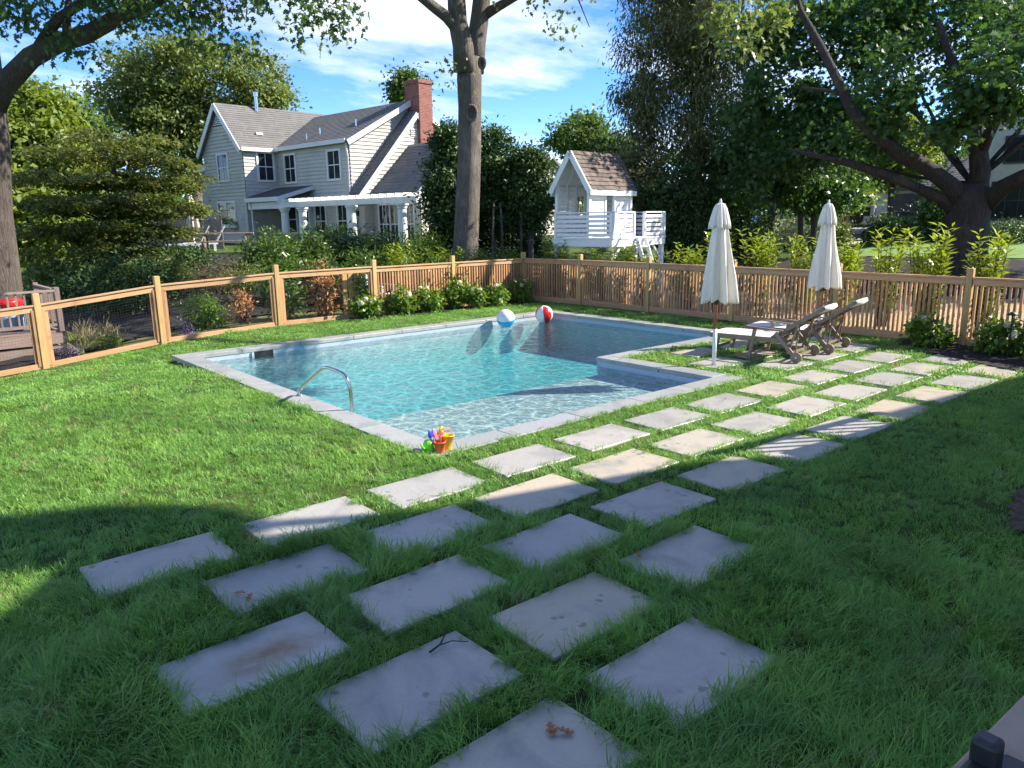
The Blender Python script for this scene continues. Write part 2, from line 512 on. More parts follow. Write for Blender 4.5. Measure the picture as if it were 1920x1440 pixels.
# coping stones, each on its own
def bluestone(name, ca, cb_, cc, spots=True, stain=False):
    m, t, p, l = mnew(name)
    oi = nn(t, 'ShaderNodeObjectInfo')
    tcn = nn(t, 'ShaderNodeTexCoord').outputs['Object']
    off = nn(t, 'ShaderNodeVectorMath', operation='ADD')
    sc_ = nn(t, 'ShaderNodeVectorMath', operation='SCALE'); sc_.inputs['Scale'].default_value = 40
    cmb_ = nn(t, 'ShaderNodeCombineXYZ'); l(oi.outputs['Random'], cmb_.inputs[0]); l(oi.outputs['Random'], cmb_.inputs[1])
    l(cmb_.outputs[0], sc_.inputs[0]); l(tcn, off.inputs[0]); l(sc_.outputs[0], off.inputs[1])
    v = off.outputs[0]
    r = nn(t, 'ShaderNodeValToRGB'); r.color_ramp.elements[0].color = c4(ca); r.color_ramp.elements[1].color = c4(cb_)
    el = r.color_ramp.elements.new(.8); el.color = c4(cc); r.color_ramp.elements[0].position = .1; r.color_ramp.elements[2].position = 1.0
    r.color_ramp.elements[1].position = .72
    r.color_ramp.elements[1].color = c4(cb_); r.color_ramp.elements[2].color = c4(cc)
    l(oi.outputs['Random'], r.inputs[0])
    col = r.outputs[0]
    big = noisen(t, 2.2, 5, .6, vec=v, dist=.8)
    col = mixn(t, col, tuple(x * .72 for x in ca), rampn(t, big, .48, .72))
    fine = noisen(t, 60, 4, .7, vec=v)
    h = nn(t, 'ShaderNodeHueSaturation'); mr = nn(t, 'ShaderNodeMapRange'); mr.inputs['To Min'].default_value = .86; mr.inputs['To Max'].default_value = 1.12
    l(fine, mr.inputs[0]); l(mr.outputs[0], h.inputs['Value']); l(col, h.inputs['Color']); col = h.outputs[0]
    if spots:                                            # drying water drops and paw prints
        vo = nn(t, 'ShaderNodeTexVoronoi'); vo.inputs['Scale'].default_value = 11; vo.inputs['Randomness'].default_value = 1
        wv = nn(t, 'ShaderNodeVectorMath', operation='ADD'); wn_ = nn(t, 'ShaderNodeTexNoise'); wn_.inputs['Scale'].default_value = 25
        s2 = nn(t, 'ShaderNodeVectorMath', operation='SCALE'); s2.inputs['Scale'].default_value = .05
        l(v, wn_.inputs['Vector']); l(wn_.outputs['Color'], s2.inputs[0]); l(v, wv.inputs[0]); l(s2.outputs[0], wv.inputs[1]); l(wv.outputs[0], vo.inputs['Vector'])
        near = rampn(t, vo.outputs['Distance'], .20, .30, (1, 1, 1), (0, 0, 0))
        cells = rampn(t, noisen(t, 2.6, 2, .5, vec=v), .58, .63)
        mu = nn(t, 'ShaderNodeMath', operation='MULTIPLY'); l(near, mu.inputs[0]); l(cells, mu.inputs[1])
        mu2 = nn(t, 'ShaderNodeMath', operation='MULTIPLY'); l(mu.outputs[0], mu2.inputs[0]); mu2.inputs[1].default_value = .75
        col = mixn(t, col, tuple(x * .35 for x in ca), mu2.outputs[0])
    if stain:
        gr = nn(t, 'ShaderNodeTexGradient', gradient_type='SPHERICAL')
        mpp = nn(t, 'ShaderNodeMapping'); mpp.inputs['Location'].default_value = (-.15, .1, 0); mpp.inputs['Scale'].default_value = (2.0, 4.2, 1)
        l(tcn, mpp.inputs[0]); l(mpp.outputs[0], gr.inputs[0])
        s3 = nn(t, 'ShaderNodeMath', operation='MULTIPLY'); l(gr.outputs['Fac'], s3.inputs[0]); l(noisen(t, 6, 5, .7, vec=v), s3.inputs[1])
        col = mixn(t, col, (.20, .12, .05), rampn(t, s3.outputs[0], .12, .5))
    l(col, p.inputs['Base Color']); p.inputs['Roughness'].default_value = .40; p.inputs['Specular IOR Level'].default_value = .75
    cl_ = noisen(t, 3.0, 8, .68, vec=v, dist=1.5)
    wl_ = rampn(t, cl_, .40, .60)                            # cleft layers of the stone
    ml_ = nn(t, 'ShaderNodeMath', operation='MULTIPLY_ADD'); l(wl_, ml_.inputs[0]); ml_.inputs[1].default_value = .5; l(noisen(t, 18, 6, .6, vec=v), ml_.inputs[2])
    l(bumpn(t, ml_.outputs[0], .28, .012), p.inputs['Normal'])
    return m
m_cop = bluestone('bluestone_coping', (.30, .31, .30), (.36, .36, .33), (.33, .34, .34), spots=False)
m_pav = bluestone('bluestone_paver', (.36, .345, .315), (.43, .395, .34), (.47, .39, .275))
m_pavst = bluestone('bluestone_paver_stained', (.43, .41, .37), (.44, .42, .38), (.43, .41, .37), stain=True)
random.seed(4)
def cop_run(ax, a0, a1, b0, b1, n):
    for i in range(n):
        s0 = a0 + (a1 - a0) * i / n + .005; s1 = a0 + (a1 - a0) * (i + 1) / n - .005
        x0, x1, y0, y1 = (s0, s1, b0, b1) if ax == 0 else (b0, b1, s0, s1)
        c = Vector(((x0 + x1) / 2, (y0 + y1) / 2, -.02 + random.uniform(-.001, .001)))
        mb = MB().box((0, 0, 0), (x1 - x0, y1 - y0, .07))
        o = mb.build('coping_stone', m_cop, pool, bevel=.007); o.location = c - PO
ov = .02
cop_run(0, PX0, PX1, WY1 - ov, PY1, 8)
cop_run(0, PX0, NX, PY0, WY0 + ov, 5)
cop_run(0, WNX - ov, PX1, NY, WNY + ov, 4)
cop_run(1, WY0 + ov, WY1 - ov, PX0, WX0 + ov, 7)
cop_run(1, WY0 + ov, NY, WNX - ov, NX, 2)
cop_run(1, WNY + ov, WY1 - ov, WX1 - ov, PX1, 5)

# water
m_water, t_, p_, l_ = mnew('pool_water')
t_.nodes.remove(p_)
pos = nn(t_, 'ShaderNodeNewGeometry').outputs['Position']
def warp(vec, sc, amt):
    n = nn(t_, 'ShaderNodeTexNoise'); n.inputs['Scale'].default_value = sc; n.inputs['Detail'].default_value = 2
    l_(vec, n.inputs['Vector'])
    s = nn(t_, 'ShaderNodeVectorMath', operation='SCALE'); s.inputs['Scale'].default_value = amt
    a = nn(t_, 'ShaderNodeVectorMath', operation='ADD')
    l_(n.outputs['Color'], s.inputs[0]); l_(vec, a.inputs[0]); l_(s.outputs[0], a.inputs[1])
    return a.outputs[0]
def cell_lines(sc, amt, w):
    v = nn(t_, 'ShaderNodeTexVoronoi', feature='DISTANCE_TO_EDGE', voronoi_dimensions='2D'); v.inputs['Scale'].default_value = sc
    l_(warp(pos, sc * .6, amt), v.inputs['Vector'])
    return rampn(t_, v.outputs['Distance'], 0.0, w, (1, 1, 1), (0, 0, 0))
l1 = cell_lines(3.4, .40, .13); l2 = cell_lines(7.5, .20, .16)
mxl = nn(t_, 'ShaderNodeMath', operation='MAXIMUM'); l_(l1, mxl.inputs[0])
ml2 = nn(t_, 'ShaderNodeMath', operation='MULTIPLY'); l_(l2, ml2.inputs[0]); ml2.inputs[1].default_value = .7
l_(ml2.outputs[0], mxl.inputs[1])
tcol = mixn(t_, (.50, .57, .58), (1, 1, 1), mxl.outputs[0])        # bright caustic lines painted into the see-through colour
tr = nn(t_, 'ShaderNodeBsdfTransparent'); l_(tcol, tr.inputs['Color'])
gl = nn(t_, 'ShaderNodeBsdfGlossy'); gl.inputs['Roughness'].default_value = .03
w1 = noisen(t_, 3.2, 3, .5, vec=pos, dist=.8); w2 = noisen(t_, 11, 3, .5, vec=pos, dist=.5)
wa = nn(t_, 'ShaderNodeMath', operation='MULTIPLY_ADD'); l_(w2, wa.inputs[0]); wa.inputs[1].default_value = .6; l_(w1, wa.inputs[2])
nb = bumpn(t_, wa.outputs[0], .8, .06)
l_(nb, gl.inputs['Normal'])
lw_ = nn(t_, 'ShaderNodeLayerWeight'); l_(nb, lw_.inputs['Normal'])           # Schlick reflectance, alike from both sides
pw5 = nn(t_, 'ShaderNodeMath', operation='POWER'); l_(lw_.outputs['Facing'], pw5.inputs[0]); pw5.inputs[1].default_value = 5
fr = nn(t_, 'ShaderNodeMath', operation='MULTIPLY_ADD'); l_(pw5.outputs[0], fr.inputs[0]); fr.inputs[1].default_value = .98; fr.inputs[2].default_value = .02
mx = nn(t_, 'ShaderNodeMixShader'); l_(fr.outputs[0], mx.inputs[0]); l_(tr.outputs[0], mx.inputs[1]); l_(gl.outputs[0], mx.inputs[2])
va = nn(t_, 'ShaderNodeVolumeAbsorption'); va.inputs['Color'].default_value = (0, .88, .92, 1); va.inputs['Density'].default_value = .40
l_(mx.outputs[0], t_.nodes['Material Output'].inputs['Surface']); l_(va.outputs[0], t_.nodes['Material Output'].inputs['Volume'])
q = .004
wb = MB().prism([(WX0 - q, WY0 - q), (WNX + q, WY0 - q), (WNX + q, WNY - q), (WX1 + q, WNY - q), (WX1 + q, WY1 + q), (WX0 - q, WY1 + q)], fz - .05, WATER_Z)
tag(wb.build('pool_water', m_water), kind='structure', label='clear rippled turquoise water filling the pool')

# ------------------------------------------------------------------ paver path
path = tag(empty('paver_path', (6, 4, 0)), kind='structure', label='staggered bluestone slabs laid in grass along the pool')
PVU, PVW, PVD = 1.07, .865, .55
V0, VD = 5.326, .7626
prow = {0: .853, 1: 1.393, 2: .868, 3: 1.373, 4: 1.355, -1: 1.393, -2: .853, -3: 1.393}
prange = {0: (0, 11), 1: (0, 11), 2: (0, 11), 3: (0, 3), 4: (0, 2), -1: (8, 12), -2: (8, 12), -3: (8, 11)}
pm = MB().box((0, 0, 0), (PVW, PVD, .05)).me('paver', m_pav)
pm2 = pm.copy(); pm2.materials[0] = m_pavst
pavers = []
random.seed(11)
for r in sorted(prow):
    i0, i1 = prange[r]
    for i in range(i0, i1):
        u1 = prow[r] + PVU * i + .80
        cx, cy = u1 - PVW / 2, V0 - VD * r - PVD / 2
        if in_pool(np.float64(cx - .3), np.float64(cy), .12) or in_pool(np.float64(cx), np.float64(cy), .35): continue
        if cx > 13.2: continue
        o = link('paver', pm2 if (r, i) == (2, 0) else pm, path, (cx - 6, cy - 4, -.006 + random.uniform(-.004, .004)), (random.uniform(-.006, .006), random.uniform(-.006, .006), random.uniform(-.018, .018) + (0 if (r, i) == (2, 0) else random.choice((0, math.pi)))), (random.uniform(.975, 1.02), random.uniform(.97, 1.03), 1))
        b = o.modifiers.new('bevel', 'BEVEL'); b.width = .006; b.segments = 1
        pavers.append((cx, cy))
PAV = np.array(pavers)
# ------------------------------------------------------------------ grass
m_grass, t_, p_, l_ = mnew('grass_blade')
oi = nn(t_, 'ShaderNodeObjectInfo')
posn = nn(t_, 'ShaderNodeNewGeometry').outputs['Position']
ga = mixn(t_, (.175, .36, .06), (.27, .46, .095), oi.outputs['Random'])
ga = mixn(t_, ga, (.34, .31, .13), rampn(t_, oi.outputs['Random'], .955, .965))
gb = mixn(t_, ga, (.085, .215, .05), rampn(t_, noisen(t_, .9, 3, .6, vec=posn), .42, .68, (0, 0, 0), (.6, .6, .6)))
l_(gb, p_.inputs['Base Color']); p_.inputs['Roughness'].default_value = .42; p_.inputs['Specular IOR Level'].default_value = .4
trn = nn(t_, 'ShaderNodeBsdfTranslucent'); hs = nn(t_, 'ShaderNodeHueSaturation'); hs.inputs['Value'].default_value = 1.5; hs.inputs['Hue'].default_value = .49
l_(gb, hs.inputs['Color']); l_(hs.outputs[0], trn.inputs['Color'])
mxs = nn(t_, 'ShaderNodeMixShader'); mxs.inputs[0].default_value = .40
l_(p_.outputs[0], mxs.inputs[1]); l_(trn.outputs[0], mxs.inputs[2]); l_(mxs.outputs[0], t_.nodes['Material Output'].inputs['Surface'])

def tuft(seed, nb, rad, h0, h1, bw, spread=1.1):
    rng = np.random.default_rng(seed)
    v = []; f = []
    for _ in range(nb):
        a = rng.random() * 6.283; r = rad * math.sqrt(rng.random())
        x, y = r * math.cos(a), r * math.sin(a)
        h = rng.uniform(h0, h1); d = rng.normal(0, spread); ln = h * rng.uniform(.25, 1.05)
        wx, wy = -math.sin(d) * bw / 2, math.cos(d) * bw / 2
        tw = rng.uniform(-.6, .6)
        n = len(v)
        for k, (s, w) in enumerate(((0, .8), (.45, 1), (.8, .7))):
            cx = x + math.cos(d) * ln * s ** 1.9; cy = y + math.sin(d) * ln * s ** 1.9; cz = h * (s - .28 * s ** 3)
            v += [(cx - wx * w, cy - wy * w, cz), (cx + wx * w, cy + wy * w, cz)]
        v.append((x + math.cos(d + tw * .3) * ln, y + math.sin(d + tw * .3) * ln, h * .72))
        f += [(n, n + 1, n + 3, n + 2), (n + 2, n + 3, n + 5, n + 4), (n + 4, n + 5, n + 6)]
    m = bpy.data.meshes.new('grass_tuft')
    m.from_pydata(v, [], f); m.materials.append(m_grass); m.shade_smooth()
    return m
def scatter(name, pts, yaw, scl, meshes, label, tilt=.15, seed=0):
    """one object whose tufts stand on the given points"""
    rng = np.random.default_rng(seed)
    n = len(pts)
    m = bpy.data.meshes.new(name)
    m.vertices.add(n); m.vertices.foreach_set('co', np.asarray(pts, np.float32).ravel())
    a = m.attributes.new('rot', 'FLOAT_VECTOR', 'POINT')
    rt = np.stack([rng.normal(0, tilt, n), rng.normal(0, tilt, n), yaw], -1).astype(np.float32); a.data.foreach_set('vector', rt.ravel())
    a = m.attributes.new('scl', 'FLOAT', 'POINT'); a.data.foreach_set('value', np.asarray(scl, np.float32))
    a = m.attributes.new('pick', 'INT', 'POINT'); a.data.foreach_set('value', rng.integers(0, len(meshes), n).astype(np.int32))
    ob = link(name, m)
    g = bpy.data.node_groups.new(name, 'GeometryNodeTree')
    g.interface.new_socket('Geometry', in_out='INPUT', socket_type='NodeSocketGeometry')
    g.interface.new_socket('Geometry', in_out='OUTPUT', socket_type='NodeSocketGeometry')
    gi = g.nodes.new('NodeGroupInput'); go = g.nodes.new('NodeGroupOutput')
    iop = g.nodes.new('GeometryNodeInstanceOnPoints')
    jn = g.nodes.new('GeometryNodeGeometryToInstance')
    for k in reversed(meshes):
        src = bpy.data.objects.new(name + '_tuft', k)
        oi_ = g.nodes.new('GeometryNodeObjectInfo'); oi_.inputs['Object'].default_value = src
        g.links.new(oi_.outputs['Geometry'], jn.inputs[0])
    iop.inputs['Pick Instance'].default_value = True
    def attr(nm, ty):
        q = g.nodes.new('GeometryNodeInputNamedAttribute'); q.data_type = ty; q.inputs['Name'].default_value = nm
        return [s for s in q.outputs if s.enabled and s.name == 'Attribute'][0]
    g.links.new(gi.outputs[0], iop.inputs['Points']); g.links.new(jn.outputs[0], iop.inputs['Instance'])
    g.links.new(attr('pick', 'INT'), iop.inputs['Instance Index'])
    er = g.nodes.new('FunctionNodeEulerToRotation'); g.links.new(attr('rot', 'FLOAT_VECTOR'), er.inputs[0])
    g.links.new(er.outputs[0], iop.inputs['Rotation'])
    g.links.new(attr('scl', 'FLOAT'), iop.inputs['Scale'])
    g.links.new(iop.outputs[0], go.inputs[0])
    md = ob.modifiers.new('scatter', 'NODES'); md.node_group = g
    return tag(ob, label, None, kind='stuff')
rng = np.random.default_rng(5)
def lawn_ok(x, y):
    ok = ~in_pool(x, y, .0)
    for (cx, cy) in pavers:
        ok &= ~((np.abs(x - cx) < PVW / 2 - .012) & (np.abs(y - cy) < PVD / 2 - .012))
    ok &= (y < 15.62) & (x < 13.8)
    ok &= ~inside([(13.95, 5.7), (13.2, 5.3), (12.6, 4.2), (11.9, 3.0), (12.3, 1.0), (14.0, 1.0)], x, y)
    ok &= ~inside([(8.3, 15.25), (12.2, 15.0), (13.9, 15.0), (13.9, 15.9), (8.3, 15.9)], x, y)
    ok &= ~inside([(5.9, 1.5), (6.3, 1.65), (7.2, 1.68), (7.6, 1.2), (6.4, .8), (5.7, 1.1)], x, y)
    return ok
def in_view(x, y, ang=46):
    a = np.degrees(np.arctan2(y, x)) - 49.6
    return np.abs(a) < ang
def pts_for(x0, x1, y0, y1, dens, dmin, dmax, ang=46):
    n = int((x1 - x0) * (y1 - y0) * dens)
    x = rng.uniform(x0, x1, n); y = rng.uniform(y0, y1, n)
    d = np.hypot(x, y)
    k = (d >= dmin) & (d < dmax) & in_view(x, y, ang) & lawn_ok(x, y)
    x, y = x[k], y[k]
    return np.stack([x, y, hz(x, y) - .004], -1)
near = [tuft(s, 20, .05, .06, .145, .0034, .8) for s in range(6)]
mid = [tuft(s + 20, 26, .07, .035, .075, .0042) for s in range(5)]
far = [tuft(s + 40, 34, .12, .03, .06, .0075) for s in range(5)]
bare = 0
for nm, msh, dens, d0, d1, lab in (('lawn_grass', near, 430, 1.2, 5.2, 'long lush grass in the shaded foreground'),
                                   ('lawn_grass', mid, 250, 5.2, 10.5, 'bright green mown grass around the pool'),
                                   ('lawn_grass', far, 110, 10.5, 23, 'distant mown grass below the fences')):
    p = pts_for(-3, 14, -2, 16, dens, d0, d1)
    patch = .82 + .36 * (np.sin(p[:, 0] * 1.7 + 1) * np.sin(p[:, 1] * 2.1 + p[:, 0] * .6) * .5 + .5)
    sw = 3.2 * (np.sin(p[:, 0] * 1.3 + 2 * np.sin(p[:, 1] * .9)) + np.sin(p[:, 1] * 1.7 + 1.4 * np.sin(p[:, 0] * 2.1)))      # the lay of the grass
    scatter(nm, p, sw + rng.normal(0, .9, len(p)), rng.uniform(.75, 1.2, len(p)) * patch, msh, lab, .2, 3)
# ------------------------------------------------------------------ foliage helpers
def fastmesh(name, V_, quads, mat, rnd=None):
    m = bpy.data.meshes.new(name)
    k = quads.shape[1]; nf = len(quads)
    m.vertices.add(len(V_)); m.vertices.foreach_set('co', np.asarray(V_, np.float32).ravel())
    m.loops.add(nf * k); m.loops.foreach_set('vertex_index', np.asarray(quads, np.int32).ravel())
    m.polygons.add(nf); m.polygons.foreach_set('loop_start', np.arange(0, nf * k, k, dtype=np.int32))
    if rnd is not None:
        a = m.attributes.new('rnd', 'FLOAT', 'FACE'); a.data.foreach_set('value', np.asarray(rnd, np.float32))
    m.update(calc_edges=True)
    m.materials.append(mat)
    return m
def unit(a):
    return a / np.maximum(np.linalg.norm(a, axis=-1, keepdims=True), 1e-9)
def leaves(name, pos, nrm, dirv, ln, wd, mat, parent, origin, rng, fold=.25, shape=0, clump=None):
    """one leaf per point: shape 0 a folded pointed leaf, shape 1 a lobed leaf"""
    N = len(pos)
    nrm = unit(nrm); d = unit(dirv - nrm * np.sum(dirv * nrm, -1, keepdims=True)); s = np.cross(nrm, d)
    ln = np.broadcast_to(np.asarray(ln, float), (N,))[:, None]; wd = np.broadcast_to(np.asarray(wd, float), (N,))[:, None]
    if shape == 0:
        prof = [(0, 0, 0), (.45, .5, fold), (1, 0, -.1), (.45, -.5, fold)]
    else:
        prof = [(0, 0, 0), (.2, .18, .05), (.3, .5, .1), (.42, .2, .05), (.62, .48, .1), (.7, .18, .0), (1, 0, -.12),
                (.7, -.18, .0), (.62, -.48, .1), (.42, -.2, .05), (.3, -.5, .1), (.2, -.18, .05)]
    k = len(prof)
    V_ = np.zeros((N, k, 3))
    for i, (a, b, c) in enumerate(prof):
        V_[:, i] = pos + d * ln * a + s * wd * b + nrm * wd * c
    V_ = V_.reshape(-1, 3) - np.asarray(origin)
    q = np.arange(N * k).reshape(N, k)
    r = rng.random(N)
    if clump is not None: r = np.clip(.55 * r + .45 * clump, 0, 1)
    return link(name, fastmesh(name, V_, q, mat, r), parent)
def crown_points(rng, ells, nclump, nleaf, cr, shell=.35, flat=.65):
    E = np.asarray(ells, float)
    w = (E[:, 3] * E[:, 4] * E[:, 5]) ** (2 / 3); w /= w.sum()
    ei = rng.choice(len(E), nclump, p=w)
    d = unit(rng.normal(size=(nclump, 3)))
    r = shell + (1 - shell) * rng.random(nclump) ** .6
    c = E[ei, :3] + d * r[:, None] * E[ei, 3:6]
    size = cr * rng.uniform(.55, 1.35, nclump)
    li = rng.integers(0, nclump, nleaf)
    o = rng.normal(size=(nleaf, 3)) * size[li][:, None] * np.array((1, 1, flat))
    pos = c[li] + o
    outw = unit(pos - E[ei[li], :3])
    return pos, outw, c, rng.random(nclump)[li], o
def limb(mb, p0, p1, r0, r1, rng, sag=.0, wob=.12, n=6, sides=7):
    p0 = np.array(p0, float); p1 = np.array(p1, float); L_ = np.linalg.norm(p1 - p0)
    pts = []; rr = []
    ph = rng.normal(size=3) * wob * L_ * .5
    for i in range(n + 1):
        s = i / n
        p = p0 + (p1 - p0) * s + ph * math.sin(math.pi * s) + np.array((0, 0, sag * L_ * math.sin(math.pi * s)))
        pts.append(tuple(p)); rr.append(r0 + (r1 - r0) * s ** .8)
    mb.tube(pts, rr, sides)
    return pts
def barkmat(name, c1, c2, sc=(9, 9, 1.4), bump=1.0, scale=3.0):
    m, t, p, l = mnew(name)
    n = noisen(t, scale, 7, .7, sc=sc, dist=.8)
    k = noisen(t, 1.3, 3, .5)
    col = mixn(t, c1, c2, rampn(t, n, .38, .62))
    col = mixn(t, col, tuple(v * 1.35 for v in c1), rampn(t, k, .55, .75))
    l(col, p.inputs['Base Color']); p.inputs['Roughness'].default_value = .9
    l(bumpn(t, n, bump, .06), p.inputs['Normal'])
    return m
m_bark = barkmat('oak_bark', (.29, .25, .205), (.13, .105, .085), sc=(11, 11, 1.1), bump=1.8)
m_bark_d = barkmat('dark_bark', (.12, .095, .075), (.055, .042, .035))
m_bark_m = barkmat('maple_bark', (.10, .082, .066), (.038, .03, .025), bump=1.6)
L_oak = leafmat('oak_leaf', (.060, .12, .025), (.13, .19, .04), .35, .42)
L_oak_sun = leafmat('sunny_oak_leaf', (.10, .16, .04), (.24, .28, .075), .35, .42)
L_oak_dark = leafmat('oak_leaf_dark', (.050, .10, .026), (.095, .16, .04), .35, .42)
L_light = leafmat('yellow_green_leaf', (.13, .20, .035), (.22, .27, .05), .4, .5)
L_maple = leafmat('maple_leaf', (.040, .10, .026), (.088, .165, .04), .34, .42)
L_jmap = leafmat('layered_maple_leaf', (.075, .11, .026), (.19, .21, .05), .35, .5)
L_ever = leafmat('evergreen_leaf', (.034, .075, .022), (.08, .145, .036), .2, .5)
L_spruce = leafmat('spruce_needle', (.085, .115, .036), (.21, .21, .08), .2, .6)
L_laurel = leafmat('laurel_leaf', (.17, .27, .035), (.34, .42, .07), .32, .32, spec=.5)
L_laurel_d = leafmat('laurel_leaf_dark', (.055, .115, .022), (.12, .19, .035), .28, .32, spec=.5)
L_hyd = leafmat('hydrangea_leaf', (.075, .16, .025), (.17, .28, .04), .32, .42)
L_shrub = leafmat('shrub_leaf', (.10, .155, .035), (.17, .21, .05), .3, .5)
L_dead = leafmat('dead_leaf', (.42, .20, .075), (.55, .33, .15), .25, .7)
L_straw = leafmat('straw_blade', (.33, .27, .15), (.22, .21, .09), .25, .7)
L_pink = leafmat('aster_petal', (.38, .22, .48), (.5, .34, .6), .3, .6)
L_flower = leafmat('hydrangea_petal', (.86, .84, .70), (.78, .79, .52), .3, .6)
L_panicle = leafmat('panicle_petal', (.72, .70, .40), (.55, .58, .25), .3, .6)

def make_tree(name, label, base, trunk, ells, nclump, nleaf, cr, ll, lw, lmat, bmat, seed, group=None, nlimb=26, shape=0, shell=.3, flat=.65, droop=.0, up=.5, cat='tree', limbs=()):
    """trunk: [(x, y, z, r), ...] in the world; limbs end in the leaf clumps of the crown"""
    rng = np.random.default_rng(seed)
    t = thing(name, label, cat, base, 0, group)
    mb = MB()
    tp = [tuple(p[:3]) for p in trunk]; tr_ = [p[3] for p in trunk]
    if len(tp) > 1:
        b0 = tp[0]
        tp = [(b0[0], b0[1], b0[2] - .15)] + tp; tr_ = [tr_[0] * 1.35] + tr_
        mb.tube(tp, tr_, 14)
    for pts, rr in limbs: mb.tube(pts, rr, 10)
    pos, outw, cl, ck, off = crown_points(rng, ells, nclump, nleaf, cr, shell, flat)
    for i in rng.permutation(nclump)[:nlimb]:
        c = cl[i]
        k = max(range(1, len(tp)), key=lambda j: -abs(tp[j][2] - (c[2] - .35 * math.hypot(c[0] - tp[j][0], c[1] - tp[j][1])))) if len(tp) > 1 else 0
        limb(mb, tp[k], c, max(.015, min(.07, tr_[k] * .22)), .008, rng, sag=.06, sides=5)
    mb.build('trunk', bmat, t, smooth=True, origin=base)
    n = len(pos)
    nrm = unit(rng.normal(size=(n, 3)) * .75 + np.array((0, 0, up)) + outw * .45)
    dv = unit(rng.normal(size=(n, 3)) * .7 + outw * .6 + np.array((0, 0, -droop)))
    leaves('crown', pos, nrm, dv, ll * rng.uniform(.7, 1.25, n), lw * rng.uniform(.7, 1.25, n), lmat, t, base, rng, .22, shape, ck)
    return t
def make_shrub(name, label, base, ells, nclump, nleaf, cr, ll, lw, lmat, seed, group=None, cat='shrub', up=.5, droop=0, shell=.4, nstem=9, bmat=None, flat=.8):
    """ells are given relative to base"""
    rng = np.random.default_rng(seed)
    t = thing(name, label, cat, base, 0, group)
    pos, outw, cl, ck, off = crown_points(rng, ells, nclump, nleaf, cr, shell, flat)
    pos[:, 2] = np.maximum(pos[:, 2], .03)
    mb = MB()
    for i in rng.permutation(nclump)[:nstem]:
        limb(mb, (rng.normal() * .05, rng.normal() * .05, -.05), cl[i], .018, .006, rng, n=4, sides=5)
    mb.build('stem', bmat or m_bark_d, t)
    n = len(pos)
    nrm = unit(rng.normal(size=(n, 3)) * .7 + np.array((0, 0, up)) + outw * .5)
    dv = unit(rng.normal(size=(n, 3)) * .6 + outw + np.array((0, 0, -droop)))
    leaves('foliage', pos, nrm, dv, ll * rng.uniform(.7, 1.25, n), lw * rng.uniform(.7, 1.25, n), lmat, t, (0, 0, 0), rng, .22, 0, ck)
    return t
def laurel_parts(seed, nst, h, spread, nl, ll, lw, lmat):
    """upright shoots with long glossy leaves set round each stem"""
    rng = np.random.default_rng(seed)
    P = []; Nn = []; Dd = []; mb = MB(); rs = []
    for s in range(nst):
        a = rng.random() * 6.283; sp = spread * rng.random() ** .5
        b = np.array((math.cos(a) * sp * .35, math.sin(a) * sp * .35, 0)); hh = h * rng.uniform(.62, 1.06)
        tip = np.array((math.cos(a) * sp, math.sin(a) * sp, hh))
        mb.tube([tuple(b + (0, 0, -.05)), tuple(b * .5 + tip * .5 - np.array((0, 0, 0))), tuple(tip)], [.011, .008, .004], 5)
        k = rng.uniform(0, 6)
        for i in range(nl):
            f = .22 + .78 * (i / nl) + rng.normal() * .01
            p = b + (tip - b) * f
            az = k + i * 2.4
            o = np.array((math.cos(az), math.sin(az), rng.uniform(.25, .8) + .7 * max(0, f - .75) * 4))
            P.append(p); Dd.append(o); Nn.append(np.array((-math.cos(az) * .5, -math.sin(az) * .5, 1)) + rng.normal(size=3) * .25)
            rs.append(min(1, max(0, (f - .3) * 1.1)))
    P = np.array(P)
    return mb.me('stem', m_bark_d), P, np.array(Nn), np.array(Dd), np.array(rs), rng, ll, lw, lmat
def laurel_me(*a):
    st, P, Nn, Dd, rs, rng, ll, lw, lmat = laurel_parts(*a)
    e = empty('x')
    o = leaves('foliage', P, Nn, Dd, ll * rng.uniform(.75, 1.2, len(P)), lw * rng.uniform(.8, 1.2, len(P)), lmat, None, (0, 0, 0), rng, .3, 0, rs)
    m = o.data
    bpy.data.objects.remove(o); bpy.data.objects.remove(e)
    return st, m
def place_parts(name, label, cat, loc, rz, scale, group, parts):
    t = thing(name, label, cat, loc, rz, group); t.scale = (scale[0], scale[0], scale[1]) if isinstance(scale, tuple) else (scale,) * 3
    for nm, me_ in parts: link(nm, me_, t)
    return t

